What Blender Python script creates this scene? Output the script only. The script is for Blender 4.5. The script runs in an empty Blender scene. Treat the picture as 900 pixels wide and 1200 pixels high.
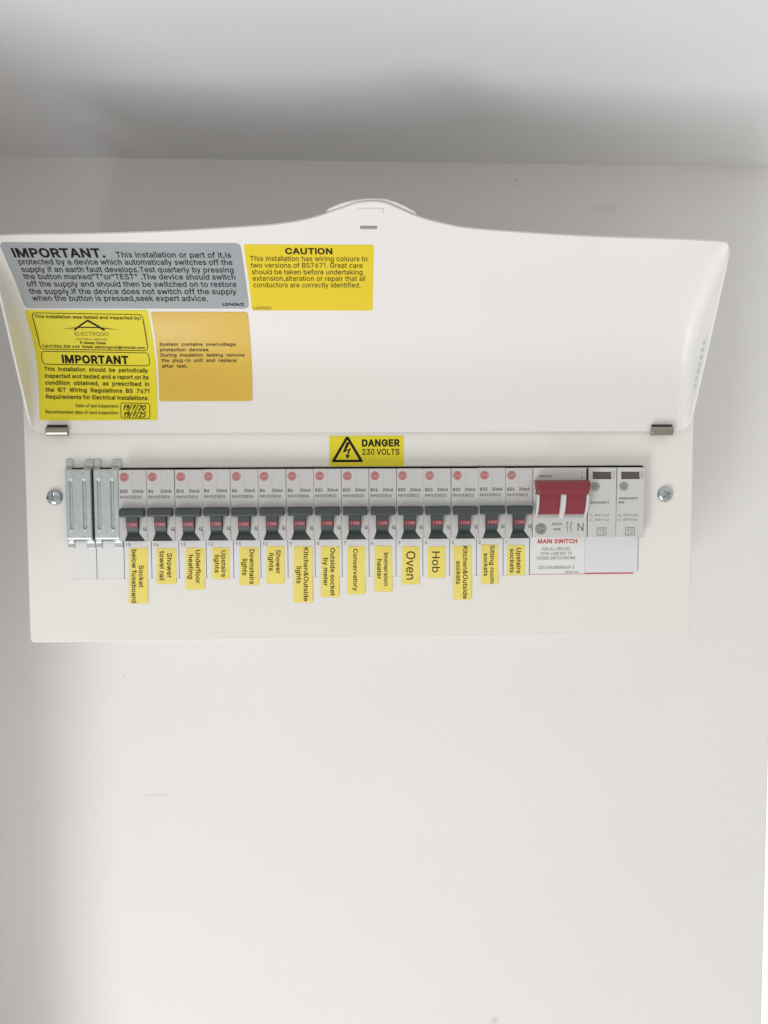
import bpy, bmesh, math, random
from mathutils import Vector, Matrix
from mathutils.geometry import delaunay_2d_cdt
random.seed(7)
C = bpy.context.scene.collection
mm = 0.001

# ------------------------------------------------------------------ camera
r_ = Vector((0.99943631, -0.03327042, -0.00448723))
u_ = Vector((0.0066154, 0.06413434, 0.99791935))
f_ = Vector((0.03291341, 0.99738652, -0.06431829))
cd = bpy.data.cameras.new('camera')
cam = bpy.data.objects.new('camera', cd); C.objects.link(cam)
M4 = Matrix(((r_.x, u_.x, -f_.x, -0.00721), (r_.y, u_.y, -f_.y, -0.53499), (r_.z, u_.z, -f_.z, 0.11753), (0, 0, 0, 1)))
cam.matrix_world = M4
cd.sensor_fit = 'VERTICAL'; cd.sensor_height = 36; cd.sensor_width = 27
cd.lens = 970 / 1200 * 36
cd.clip_start = 0.02; cd.clip_end = 50
sc = bpy.context.scene
sc.camera = cam

# ------------------------------------------------------------------ light
w = bpy.data.worlds.new('World'); sc.world = w; w.use_nodes = True
bg = w.node_tree.nodes['Background']
bg.inputs[0].default_value = (1.0, 0.962, 0.900, 1)
bg.inputs[1].default_value = 0.64
ld = bpy.data.lights.new('window_light', 'AREA')
ld.shape = 'RECTANGLE'; ld.size = 0.56; ld.size_y = 1.2; ld.energy = 20.5; ld.color = (0.957, 0.975, 1.0)
lo = bpy.data.objects.new('window_light', ld); C.objects.link(lo)
lo.location = Vector((0, 0, 0.15)) + 2.1 * Vector((-0.75, -1.0, -1.25)).normalized()
lo.rotation_euler = (Vector((0, 0, 0.15)) - lo.location).to_track_quat('-Z', 'Y').to_euler()
sc.view_settings.view_transform = 'Standard'
sc.view_settings.look = 'None'
sc.view_settings.exposure = 0.0
sc.view_settings.gamma = 1.0

# ------------------------------------------------------------------ materials
def mat(name, col, rough=0.5, metal=0.0, var=0.0, vscale=40.0, bump=0.0, bscale=300.0, spec=0.5, emit=None, coat=0.0):
    m = bpy.data.materials.new(name); m.use_nodes = True
    nt = m.node_tree; N = nt.nodes; L = nt.links
    b = N['Principled BSDF']
    b.inputs['Base Color'].default_value = (*col, 1)
    b.inputs['Roughness'].default_value = rough
    b.inputs['Metallic'].default_value = metal
    b.inputs['Specular IOR Level'].default_value = spec
    if coat:
        b.inputs['Coat Weight'].default_value = coat; b.inputs['Coat Roughness'].default_value = 0.25
    if emit:
        b.inputs['Emission Color'].default_value = (*emit[0], 1); b.inputs['Emission Strength'].default_value = emit[1]
    tc = N.new('ShaderNodeTexCoord')
    if var:
        n = N.new('ShaderNodeTexNoise'); n.inputs['Scale'].default_value = vscale; n.inputs['Detail'].default_value = 5
        L.new(tc.outputs['Object'], n.inputs['Vector'])
        mx = N.new('ShaderNodeMix'); mx.data_type = 'RGBA'
        mx.inputs[6].default_value = (*[c * (1 - var) for c in col], 1)
        mx.inputs[7].default_value = (*[min(1, c * (1 + var)) for c in col], 1)
        L.new(n.outputs['Fac'], mx.inputs[0]); L.new(mx.outputs[2], b.inputs['Base Color'])
        mr = N.new('ShaderNodeMapRange')
        mr.inputs[3].default_value = max(0, rough - 0.08); mr.inputs[4].default_value = min(1, rough + 0.08)
        L.new(n.outputs['Fac'], mr.inputs[0]); L.new(mr.outputs[0], b.inputs['Roughness'])
    if bump:
        n2 = N.new('ShaderNodeTexNoise'); n2.inputs['Scale'].default_value = bscale; n2.inputs['Detail'].default_value = 4
        L.new(tc.outputs['Object'], n2.inputs['Vector'])
        bp = N.new('ShaderNodeBump'); bp.inputs['Strength'].default_value = bump; bp.inputs['Distance'].default_value = 0.0006
        L.new(n2.outputs['Fac'], bp.inputs['Height']); L.new(bp.outputs['Normal'], b.inputs['Normal'])
    return m

def plaster(name, col, marks):
    """painted plaster with a fine roller nap, faint unevenness and a few scuffs at fixed places on the wall"""
    m = mat(name, col, 0.75, bump=0.28, bscale=130, spec=0.25)
    nt = m.node_tree; N = nt.nodes; L = nt.links
    b = N['Principled BSDF']
    geo = N.new('ShaderNodeNewGeometry')
    n = N.new('ShaderNodeTexNoise'); n.inputs['Scale'].default_value = 7; n.inputs['Detail'].default_value = 4
    L.new(geo.outputs['Position'], n.inputs['Vector'])
    mx = N.new('ShaderNodeMix'); mx.data_type = 'RGBA'
    mx.inputs[6].default_value = (*[c * 0.965 for c in col], 1); mx.inputs[7].default_value = (*[c * 1.02 for c in col], 1)
    L.new(n.outputs['Fac'], mx.inputs[0])
    out = mx.outputs[2]
    for (px, py, pz, rx, rz, amt, mc) in marks:
        sub = N.new('ShaderNodeVectorMath'); sub.operation = 'SUBTRACT'; sub.inputs[1].default_value = (px, py, pz)
        L.new(geo.outputs['Position'], sub.inputs[0])
        mul = N.new('ShaderNodeVectorMath'); mul.operation = 'MULTIPLY'; mul.inputs[1].default_value = (1 / rx, 1 / rx, 1 / rz)
        L.new(sub.outputs[0], mul.inputs[0])
        ns = N.new('ShaderNodeTexNoise'); ns.inputs['Scale'].default_value = 2.5
        L.new(mul.outputs[0], ns.inputs['Vector'])
        ln = N.new('ShaderNodeVectorMath'); ln.operation = 'LENGTH'; L.new(mul.outputs[0], ln.inputs[0])
        ad = N.new('ShaderNodeMath'); ad.operation = 'ADD'; L.new(ln.outputs['Value'], ad.inputs[0]); L.new(ns.outputs['Fac'], ad.inputs[1])
        mr = N.new('ShaderNodeMapRange'); mr.interpolation_type = 'SMOOTHSTEP'
        mr.inputs[1].default_value = 0.6; mr.inputs[2].default_value = 1.5; mr.inputs[3].default_value = amt; mr.inputs[4].default_value = 0
        L.new(ad.outputs[0], mr.inputs[0])
        m2 = N.new('ShaderNodeMix'); m2.data_type = 'RGBA'; m2.inputs[7].default_value = (*mc, 1)
        L.new(mr.outputs[0], m2.inputs[0]); L.new(out, m2.inputs[6]); out = m2.outputs[2]
    L.new(out, b.inputs['Base Color'])
    return m

WALL = (0.825, 0.815, 0.815)
M = {}
M['wall'] = plaster('wall_paint', WALL, [
    (-.167, .115, -.1496, .014, .0013, .22, (.45, .44, .43)), (-.1785, .115, -.1487, .006, .001, .15, (.45, .44, .43)),
    (-.1918, .115, -.0533, .0009, .0009, .7, (.3, .28, .25)),
    (.1175, .115, .3322, .0010, .0014, .6, (.3, .29, .26)), (.1188, .115, .3277, .0009, .0012, .5, (.3, .29, .26)),
    (.186, .115, .310, .017, .006, .13, (.4, .38, .35)), (.161, .115, -.0698, .022, .010, .07, (.75, .5, .45)),
    (.1038, .115, -.3447, .0042, .0042, .55, (.50, .49, .36))])
M['ceiling'] = plaster('ceiling_paint', (0.77, 0.77, 0.785), [(.118, .065, .3465, .0012, .0012, .5, (.3, .3, .28))])
M['paint'] = mat('powder_coat', (0.825, 0.814, 0.775), 0.42, var=0.012, vscale=12, bump=0.05, bscale=900)
M['flap'] = mat('flap_plastic', (0.82, 0.81, 0.79), 0.40, var=0.01, vscale=10, bump=0.03, bscale=500)
M['inside'] = mat('dark_interior', (0.03, 0.03, 0.03), 0.8)
M['body'] = mat('breaker_plastic', (0.555, 0.55, 0.545), 0.5, var=0.02, vscale=60, bump=0.04, bscale=1500)
M['switchbody'] = mat('switch_plastic', (0.61, 0.61, 0.60), 0.5, var=0.015, vscale=60, bump=0.04, bscale=1500)
M['slate'] = mat('slate_plastic', (0.050, 0.063, 0.067), 0.45, var=0.08, vscale=90, bump=0.05, bscale=1800)
M['seam'] = mat('seam_shade', (0.50, 0.495, 0.48), 0.6)
M['plug'] = mat('grey_plug', (0.42, 0.42, 0.415), 0.4, var=.3, vscale=900)
M['redband'] = mat('red_print', (0.22, 0.02, 0.03), 0.45)
M['pinktext'] = mat('pale_print', (0.48, 0.28, 0.28), 0.5)
M['emblem'] = mat('red_emblem_ink', (0.50, 0.05, 0.06), 0.5)
M['greyink'] = mat('grey_ink', (0.13, 0.13, 0.13), 0.6)
M['midink'] = mat('mid_grey_ink', (0.27, 0.27, 0.265), 0.6)
M['ink'] = mat('black_ink', (0.012, 0.011, 0.011), 0.7, spec=.2)
M['brownink'] = mat('thermal_ink', (0.030, 0.021, 0.011), 0.7, spec=.2)
M['fadedink'] = mat('faded_brown_ink', (0.085, 0.058, 0.022), 0.6, spec=.2)
M['redink'] = mat('red_ink', (0.58, 0.035, 0.045), 0.5)
M['line'] = mat('divider_ink', (0.09, 0.09, 0.10), 0.5)
M['zinc'] = mat('zinc_plate', (0.56, 0.61, 0.62), 0.42, 0.92, var=0.22, vscale=420, bump=0.10, bscale=700)
M['screw'] = mat('zinc_screw', (0.50, 0.56, 0.58), 0.24, 1.0, var=0.1, vscale=300)
M['spring'] = mat('spring_steel', (0.36, 0.34, 0.29), 0.24, 1.0, var=0.12, vscale=300)
M['red'] = mat('red_lever_plastic', (0.235, 0.027, 0.043), 0.42, var=0.05, vscale=80, bump=0.05, bscale=1500)
M['windowdark'] = mat('smoked_indicator', (0.105, 0.082, 0.085), 0.2)
M['card'] = mat('white_card', (0.80, 0.80, 0.80), 0.35, var=0.01, vscale=15)
M['lilac'] = mat('lilac_card', (0.76, 0.752, 0.79), 0.4, var=0.015, vscale=20)
M['yellow'] = mat('yellow_vinyl', (0.80, 0.62, 0.030), 0.5, var=0.02, vscale=14, spec=.3)
M['lime'] = mat('lemon_vinyl', (0.78, 0.68, 0.030), 0.5, var=0.02, vscale=14, spec=.3)
M['amber'] = mat('amber_vinyl', (0.70, 0.465, 0.062), 0.36, var=0.03, vscale=25, bump=0.25, bscale=60)
M['greyvinyl'] = mat('silver_grey_vinyl', (0.355, 0.38, 0.405), 0.40, var=0.02, vscale=14)
M['tape'] = mat('tape_yellow', (0.88, 0.74, 0.17), 0.36, var=0.035, vscale=55, bump=0.12, bscale=90)
M['bluevinyl'] = mat('pale_blue_vinyl', (0.74, 0.79, 0.77), 0.4)
M['blueink'] = mat('faded_blue_ink', (0.50, 0.57, 0.58), 0.5)
M['glasspane'] = mat('daylit_pane', (0.8, 0.85, 0.85), 0.1, emit=((0.86, 1.0, 1.0), 0.75))
M['upvc'] = mat('white_frame', (0.82, 0.84, 0.84), 0.3)

# ------------------------------------------------------------------ helpers
def link(name, me, m, parent=None, smooth=False):
    if m is not None and not me.materials: me.materials.append(m)
    if smooth:
        for p in me.polygons: p.use_smooth = True
        cnt = {}
        for p in me.polygons:
            for k in p.edge_keys: cnt[k] = cnt.get(k, 0) + 1
        for e in me.edges: e.use_edge_sharp = cnt.get(tuple(sorted(e.vertices)), 0) < 2
    o = bpy.data.objects.new(name, me); C.objects.link(o)
    if parent is not None: o.parent = parent
    return o
def bmobj(name, bm, m, parent=None, smooth=False):
    me = bpy.data.meshes.new(name); bm.normal_update(); bm.to_mesh(me); bm.free()
    return link(name, me, m, parent, smooth)
def empty(name, loc=(0, 0, 0)):
    o = bpy.data.objects.new(name, None); C.objects.link(o); o.location = loc; o.empty_display_size = .01
    return o
def tag(o, label, cat, group=None):
    o['label'] = label; o['category'] = cat
    if group: o['group'] = group
    return o
def box(bm, x0, x1, y0, y1, z0, z1, bev=0.0):
    vs = [bm.verts.new((x, y, z)) for x in (x0, x1) for y in (y0, y1) for z in (z0, z1)]
    fs = [bm.faces.new([vs[i] for i in q]) for q in ((0, 1, 3, 2), (4, 6, 7, 5), (0, 4, 5, 1), (2, 3, 7, 6), (0, 2, 6, 4), (1, 5, 7, 3))]
    if bev:
        es = list({e for f in fs for e in f.edges})
        bmesh.ops.bevel(bm, geom=es, offset=bev, segments=2, affect='EDGES', profile=0.5)
def plate_mesh(name, loops, yf, yb, bev=0.0):
    """plate with holes in the x-z plane: front at yf, back at yb (yf < yb)"""
    cu = bpy.data.curves.new(name, 'CURVE'); cu.dimensions = '2D'; cu.fill_mode = 'BOTH'
    for lp in loops:
        s = cu.splines.new('POLY'); s.points.add(len(lp) - 1); s.use_cyclic_u = True
        for p, q in zip(s.points, lp): p.co = (q[0], q[1], 0, 1)
    th = (yb - yf)
    cu.extrude = th / 2 - bev; cu.bevel_depth = bev; cu.bevel_resolution = 1; cu.offset = -bev
    o = bpy.data.objects.new(name, cu)
    me = bpy.data.meshes.new_from_object(o)
    yc = (yf + yb) / 2
    for v in me.vertices: v.co = Vector((v.co.x, yc - v.co.z, v.co.y))
    bpy.data.objects.remove(o); bpy.data.curves.remove(cu)
    me.name = name
    return me
def rrect(x0, x1, z0, z1, r, n=4):
    out = []
    for cx, cz, a in ((x1 - r, z1 - r, 0), (x0 + r, z1 - r, 90), (x0 + r, z0 + r, 180), (x1 - r, z0 + r, 270)):
        for i in range(n + 1):
            t = math.radians(a + 90 * i / n); out.append((cx + r * math.cos(t), cz + r * math.sin(t)))
    return out
def circle(cx, cz, r, n=20):
    return [(cx + r * math.cos(2 * math.pi * i / n), cz + r * math.sin(2 * math.pi * i / n)) for i in range(n)]

# plain sans letter outlines, one glyph a line: character | advance | closed contours (700 units to the em, capitals 356 high)
GLYPHS = """
A|336|11,0 141,356 193,356 324,0 277,0 201,212 185,260 163,335 172,335 149,260 133,212 60,0;77,99 77,139 259,139 259,99
B|319|42,0 42,356 169,356 203,353 230,343 251,329 267,309 276,287 279,262 277,241 271,224 261,211 249,200 235,192 220,187 220,184 237,180 254,172 269,159 282,142 290,121 293,95 289,70 280,47 264,27 241,13 211,3 173,0;87,40 171,40 207,44 231,56 244,74 249,96 247,113 240,129 229,142 214,153 195,159 174,162 87,162;87,200 167,200 185,202 202,207 216,216 226,228 233,243 235,260 231,282 219,300 198,312 168,316 87,316
C|357|187,-5 165,-3 144,1 124,8 105,17 88,30 73,44 60,61 49,81 40,102 33,125 29,151 28,178 29,205 33,230 40,254 49,275 60,295 73,312 88,326 105,339 124,348 144,355 165,359 187,361 213,359 238,353 261,343 281,330 299,313 313,293 324,270 331,244 286,244 280,261 273,276 262,289 250,300 236,308 221,314 204,318 187,319 156,315 128,303 105,282 87,255 76,220 72,178 76,136 88,101 105,74 129,53 156,41 187,37 204,38 221,42 236,48 250,56 262,67 273,80 280,95 286,112 331,112 324,86 314,63 299,43 282,27 261,13 238,3 214,-3
D|352|153,0 67,0 67,40 150,40 190,44 222,57 248,77 265,104 276,139 279,179 276,219 265,252 248,280 224,300 193,312 155,316 65,316 65,356 158,356 183,355 206,351 227,344 247,335 279,309 303,274 312,253 318,230 322,205 323,179 322,152 318,127 312,104 303,83 292,64 279,48 263,33 245,22 225,12 203,5 179,1;87,356 87,0 42,0 42,356
E|293|42,0 42,356 261,356 261,316 87,316 87,200 249,200 249,160 87,160 87,40 263,40 263,0
F|287|42,0 42,356 258,356 258,316 87,316 87,195 242,195 242,155 87,155 87,0
G|364|188,-5 165,-3 143,1 123,8 105,18 88,30 73,45 59,62 48,81 40,102 33,126 29,151 28,178 29,205 33,230 40,254 48,275 59,295 72,312 87,326 104,339 123,348 142,355 163,359 185,361 213,359 238,353 262,342 282,328 300,311 314,291 325,269 332,244 286,244 279,261 271,275 261,288 249,299 236,308 221,314 204,318 186,319 155,315 128,303 105,283 87,255 76,220 72,178 76,136 88,101 106,74 129,54 157,41 188,37 216,40 241,50 262,65 277,86 287,112 290,142 304,139 198,139 198,179 335,179 335,140 330,99 316,64 293,35 264,13 228,0
H|362|42,0 42,356 87,356 87,202 275,202 275,356 320,356 320,0 275,0 275,162 87,162 87,0
I|105|34,0 76,0 76,356 34,356
K|327|73,102 73,151 97,183 122,212 148,241 255,356 314,356 162,193 159,193;42,0 42,356 87,356 87,234 87,157 87,135 87,0;260,0 131,181 160,217 314,0
L|275|42,0 42,356 87,356 87,40 253,40 253,0
M|440|42,0 42,356 106,356 194,131 201,111 209,86 218,59 225,34 215,34 222,58 231,85 239,111 247,131 333,356 397,356 397,0 353,0 353,204 353,229 354,258 354,289 355,320 359,320 348,287 337,254 327,225 319,204 239,0 200,0 119,204 111,225 101,253 90,285 78,320 83,320 84,291 85,260 85,230 85,204 85,0
N|366|42,0 42,356 95,356 240,128 254,106 271,75 290,38 283,38 280,76 279,110 279,136 279,356 324,356 324,0 271,0 141,203 124,231 104,267 75,316 83,318 86,269 87,230 87,204 87,0
O|373|187,-5 165,-3 144,1 124,8 105,17 88,30 73,44 60,61 49,81 40,102 33,125 29,151 28,178 29,205 33,230 40,254 49,275 60,295 73,312 88,326 105,339 124,348 144,355 165,359 187,361 209,359 230,355 250,348 269,339 285,326 300,312 313,295 325,275 334,254 340,230 344,205 345,178 344,151 340,125 334,102 325,81 313,61 300,44 285,30 269,17 250,8 230,1 209,-3;187,37 217,41 245,53 268,73 286,101 297,136 301,178 297,220 286,255 268,283 245,303 217,315 187,319 156,315 129,303 106,283 88,255 76,220 72,178 76,136 88,101 106,73 129,53 156,41
P|311|42,0 42,356 165,356 202,352 233,341 256,324 273,301 283,274 286,243 283,213 273,186 256,163 233,145 202,134 165,130 76,130 76,170 163,170 188,172 208,179 223,191 233,206 239,223 241,243 239,263 233,281 223,296 208,307 188,314 163,316 87,316 87,0
Q|373|172,111 219,111 259,59 269,45 328,-33 281,-33 242,19 232,32;187,-5 165,-3 144,1 124,8 105,17 88,30 73,44 60,61 49,81 40,102 33,125 29,151 28,178 29,205 33,230 40,254 49,275 60,295 73,312 88,326 105,339 124,348 144,355 165,359 187,361 209,359 230,355 250,348 269,339 285,326 300,312 313,295 325,275 334,254 340,230 344,205 345,178 344,151 340,125 334,102 325,81 313,61 300,44 285,30 269,17 250,8 230,1 209,-3;187,37 217,41 245,53 268,73 286,101 297,136 301,178 297,220 286,255 268,283 245,303 217,315 187,319 156,315 129,303 106,283 88,255 76,220 72,178 76,136 88,101 106,73 129,53 156,41
R|314|42,0 42,356 165,356 203,353 233,342 257,325 273,303 283,277 287,246 283,216 273,190 257,168 233,152 203,142 165,138 67,138 67,179 163,179 189,181 208,187 223,197 234,210 240,227 242,246 240,266 234,283 223,297 208,308 188,314 163,316 87,316 87,0;247,0 161,160 212,160 299,0
S|313|157,-6 120,-3 89,6 64,22 45,42 32,67 27,96 73,96 77,77 86,61 100,50 117,41 136,36 157,34 180,36 200,42 217,52 231,64 239,80 242,98 239,113 232,125 221,135 207,143 171,156 129,168 89,182 60,202 42,228 36,261 40,289 52,313 71,333 96,348 126,358 159,361 192,358 221,348 245,333 264,314 276,291 281,265 236,265 229,288 212,306 187,317 157,321 136,319 117,313 102,305 90,293 83,279 81,263 83,246 92,233 104,223 119,216 149,205 185,195 218,184 235,176 251,166 265,154 276,138 283,120 286,97 282,69 271,44 252,23 226,7 194,-3
T|314|22,316 22,356 292,356 292,316 180,316 180,0 135,0 135,316
U|362|181,-6 142,-2 108,11 80,30 59,56 46,87 42,121 42,356 87,356 87,125 90,101 98,79 112,61 131,48 154,39 181,36 208,39 231,48 250,61 264,79 272,101 275,125 275,356 320,356 320,121 316,87 303,56 282,30 254,11 220,-2
V|336|143,0 11,356 59,356 135,144 151,96 174,22 164,22 187,97 203,144 276,356 324,356 195,0
W|480|109,0 11,356 58,356 114,137 123,102 131,65 138,28 132,28 140,65 148,102 157,137 214,356 266,356 323,137 332,102 340,65 348,28 342,28 349,65 357,102 366,137 422,356 469,356 371,0 319,0 257,226 246,274 235,332 245,332 234,276 222,226 161,0
X|332|13,0 152,199 152,165 21,356 73,356 125,280 143,253 156,230 170,204 163,204 176,230 190,253 209,280 261,356 312,356 181,167 181,201 319,0 267,0 205,91 188,116 175,137 161,162 171,162 158,138 144,116 127,91 64,0
Y|330|142,0 142,146 11,356 64,356 135,241 156,204 175,161 157,161 176,205 196,241 267,356 319,356 188,146 188,0
Z|307|29,0 29,33 191,270 214,301 239,333 244,318 200,317 156,316 28,316 28,356 278,356 278,323 118,90 94,56 68,23 63,38 106,40 150,40 280,40 280,0
a|272|112,-6 88,-4 66,3 48,15 33,31 24,51 21,76 24,96 30,113 41,125 54,135 70,142 88,147 125,154 164,159 177,161 186,164 191,170 193,178 193,180 191,195 187,208 179,218 168,225 154,230 137,232 119,230 104,226 92,219 82,211 75,201 70,192 29,204 40,226 55,242 73,254 93,263 114,268 136,269 167,266 184,260 200,252 214,240 226,224 233,203 236,176 236,0 194,0 194,36 191,36 176,17 165,8 151,1 133,-4;119,32 141,34 160,41 174,52 184,65 191,80 193,97 193,133 182,127 162,123 140,120 123,118 94,111 82,105 72,98 66,87 64,73 66,61 71,51 80,42 91,37 104,33
b|297|161,-6 138,-4 121,3 107,12 96,22 83,41 78,41 78,0 37,0 37,356 80,356 80,223 83,223 96,242 106,252 120,261 138,267 160,269 192,265 219,252 242,232 259,205 270,171 273,132 270,93 259,59 242,32 219,11 192,-1;154,33 177,36 196,46 210,61 221,82 228,106 230,133 228,159 221,183 211,203 196,218 177,228 154,231 132,228 113,218 98,204 87,184 81,160 79,133 81,105 88,81 98,61 113,45 132,36
c|277|145,-6 111,-1 82,11 57,32 39,60 28,93 24,131 28,170 39,204 57,231 82,252 111,265 145,269 164,268 182,264 199,258 214,249 227,238 238,225 247,210 253,194 212,183 203,202 189,217 169,227 145,231 121,227 102,217 87,201 76,181 70,157 67,131 70,106 76,82 87,62 102,46 121,36 145,33 170,36 190,46 204,62 213,82 254,72 248,55 239,39 228,26 214,15 199,6 182,0 164,-4
d|297|137,-6 105,-1 78,11 55,32 38,59 27,93 24,132 28,171 38,205 56,232 78,252 106,265 137,269 159,267 177,261 191,252 201,242 214,223 217,223 217,356 260,356 260,0 219,0 219,41 215,41 201,22 190,12 177,3 159,-4;143,33 165,36 184,45 199,61 210,81 216,105 218,133 216,160 210,184 199,204 184,218 166,228 143,231 120,228 101,218 86,203 76,183 70,159 67,133 70,106 76,82 87,61 102,46 120,36
e|283|148,-6 112,-1 82,11 57,32 39,59 28,93 24,131 28,169 39,203 57,231 81,252 110,265 144,269 165,267 186,262 206,252 223,239 238,220 250,197 257,169 260,136 260,119 52,119 52,155 237,155 217,141 215,166 208,188 198,206 184,220 166,228 144,231 121,228 102,219 87,206 76,189 69,169 67,148 67,124 70,97 77,74 90,56 106,43 126,35 149,32 164,33 178,37 190,43 200,51 208,61 214,74 255,64 247,44 235,27 218,14 198,3 174,-4
f|178|160,266 160,229 5,229 5,266;56,0 56,302 59,323 67,340 79,353 95,363 112,369 131,371 156,369 170,365 159,328 150,330 136,332 119,329 108,322 101,310 99,293 99,0
g|298|145,-105 117,-103 94,-98 74,-89 58,-77 45,-63 35,-49 71,-28 85,-46 95,-55 108,-62 124,-67 145,-68 174,-64 198,-53 213,-33 218,-4 218,48 214,48 201,29 190,19 177,11 159,5 136,3 106,7 79,19 56,37 39,63 28,95 24,134 28,172 38,205 56,232 79,252 106,265 137,269 160,267 177,261 191,252 202,242 215,223 219,223 219,266 261,266 261,-6 257,-38 245,-63 227,-82 203,-95 176,-103;143,41 166,44 184,53 199,66 210,85 216,108 219,135 217,161 210,185 199,204 185,219 166,228 143,231 121,228 102,218 87,203 76,184 70,161 67,135 70,109 76,86 87,67 102,53 121,44
h|287|80,159 80,0 37,0 37,356 80,356 80,201 72,201 86,233 106,253 131,265 159,269 185,266 207,258 225,244 239,225 247,199 250,168 250,0 207,0 207,165 203,192 191,213 172,226 147,230 129,228 113,222 99,212 88,198 82,180
i|117|37,0 37,266 80,266 80,0;59,310 47,312 38,318 31,327 29,338 31,349 38,358 47,365 59,367 70,365 80,358 86,349 88,338 86,327 80,318 70,312
j|117|37,266 80,266 80,-21 78,-44 71,-63 60,-79 45,-90 26,-98 3,-100 -7,-100 -7,-61 1,-61 17,-58 28,-50 35,-38 37,-20;58,310 47,312 37,318 31,327 29,338 31,349 37,358 47,365 58,367 70,365 79,358 86,349 88,338 86,327 79,318 70,312
k|266|77,96 77,148 84,148 199,266 252,266 129,140 124,140;37,0 37,356 80,356 80,0;206,0 103,130 134,160 260,0
l|92|30,0 66,0 66,372 30,372
m|427|37,0 37,266 78,266 79,207 75,207 82,226 93,242 106,254 120,263 137,269 153,270 180,266 201,252 216,232 225,206 219,206 225,225 236,240 250,253 266,262 285,268 306,270 328,268 348,260 365,248 378,230 387,207 390,179 390,0 347,0 347,178 343,202 331,219 313,228 293,231 276,229 262,224 250,215 242,203 236,189 235,173 235,0 192,0 192,182 188,202 177,218 160,228 140,231 124,230 110,224 98,215 88,202 82,186 80,167 80,0
n|287|80,159 80,0 37,0 37,266 78,266 78,201 72,201 86,233 106,253 131,265 159,269 184,266 206,258 225,244 238,225 247,199 250,168 250,0 207,0 207,165 203,192 191,213 172,226 147,230 129,228 113,222 99,212 88,198 82,180
o|291|145,-6 111,-1 82,11 57,32 39,60 28,93 24,131 28,170 39,204 57,231 82,252 111,265 145,269 179,265 209,252 233,231 252,204 263,170 267,131 263,93 252,60 233,32 209,11 179,-1;145,33 169,36 189,46 204,62 215,82 221,106 223,131 221,157 215,181 204,201 189,217 169,227 145,231 121,227 102,217 87,201 76,181 70,157 67,131 70,106 76,82 87,62 102,46 121,36
p|297|37,-100 37,266 78,266 78,223 83,223 96,242 106,252 120,261 138,267 160,269 192,265 219,252 242,232 259,205 270,171 273,132 270,93 259,59 242,32 219,11 192,-1 161,-6 138,-4 121,3 107,12 97,22 83,41 80,41 80,-100;154,33 177,36 196,46 210,61 221,82 228,106 230,133 228,159 221,183 211,203 196,218 177,228 154,231 132,228 113,218 98,204 87,184 81,160 79,133 81,105 88,81 98,61 113,45 132,36
q|297|260,-100 217,-100 217,41 214,41 201,22 190,12 177,3 159,-4 137,-6 105,-1 78,11 55,32 38,59 27,93 24,132 28,171 38,205 56,232 78,252 106,265 137,269 159,267 177,261 191,252 201,242 215,223 219,223 219,266 260,266;143,33 165,36 184,45 199,61 210,81 216,105 218,133 216,160 210,184 199,204 184,218 166,228 143,231 120,228 101,218 86,203 76,183 70,159 67,133 70,106 76,82 87,61 102,46 120,36
r|181|37,0 37,266 78,266 78,225 81,225 91,243 107,257 127,266 149,269 160,269 170,269 170,226 161,227 145,228 127,226 111,220 98,211 88,198 82,183 80,166 80,0
s|255|127,-6 101,-4 79,2 59,12 43,27 32,44 25,66 66,75 74,55 87,42 105,34 127,32 152,35 171,44 183,57 188,72 185,85 178,95 166,103 148,109 104,119 73,130 51,146 37,166 33,192 36,213 46,232 61,248 81,259 104,267 131,269 156,267 178,261 195,251 209,237 220,221 227,203 188,194 181,208 170,221 154,230 131,233 109,230 92,222 80,209 76,194 79,181 87,170 100,162 120,156 161,147 192,136 214,120 227,100 232,75 229,52 219,33 203,17 182,5 156,-3
t|159|143,266 143,229 5,229 5,266;45,330 88,330 88,68 90,53 95,43 105,37 119,35 130,36 141,38 149,1 134,-2 118,-3 87,2 64,15 50,36 45,65
u|287|128,-4 102,-1 80,8 62,21 48,41 40,66 37,97 37,266 80,266 80,101 84,73 96,52 115,39 140,35 158,37 174,43 188,54 198,68 205,86 207,107 207,266 250,266 250,0 209,0 209,64 215,64 200,33 180,12 156,0
v|272|114,0 12,266 59,266 116,109 131,61 144,15 129,15 142,61 157,109 213,266 260,266 158,0
w|397|96,0 16,266 61,266 93,150 108,96 123,29 115,29 130,94 144,150 176,266 222,266 253,150 267,95 282,29 274,29 289,95 304,150 336,266 381,266 301,0 258,0 223,120 213,157 203,196 194,236 203,236 194,196 184,157 174,120 139,0
x|265|15,0 120,153 120,120 20,266 70,266 103,214 125,177 145,144 123,144 142,177 163,214 197,266 246,266 146,118 146,150 250,0 201,0 162,60 140,95 121,127 143,127 125,95 104,60 64,0
y|272|33,-97 43,-60 50,-61 62,-63 73,-62 82,-59 91,-52 99,-41 105,-25 114,-1 12,266 59,266 116,109 131,61 144,15 129,15 142,61 157,109 214,266 260,266 143,-41 134,-60 124,-75 111,-87 98,-95 82,-100 64,-102 45,-100
z|266|29,0 29,32 178,224 178,226 33,226 33,266 233,266 233,232 88,42 88,39 237,39 237,0
0|261|139,-5 124,-3 109,1 95,8 82,17 70,30 60,44 50,61 43,81 36,102 32,125 29,151 28,178 29,205 32,230 36,254 43,275 50,295 60,312 70,326 82,339 95,348 109,355 124,359 139,361 155,359 169,355 183,348 197,339 208,326 218,312 228,295 236,275 242,254 246,230 249,205 250,178 249,151 246,125 242,102 236,81 228,61 218,44 208,30 197,17 183,8 169,1 155,-3;139,37 160,41 180,53 196,73 209,101 216,136 219,178 216,220 209,255 196,283 180,303 160,315 139,319 118,315 99,303 83,283 70,255 62,220 59,178 62,136 70,101 83,73 99,53 118,41
1|190|92,0 132,0 132,356 96,356 20,296 20,252 92,304
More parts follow.
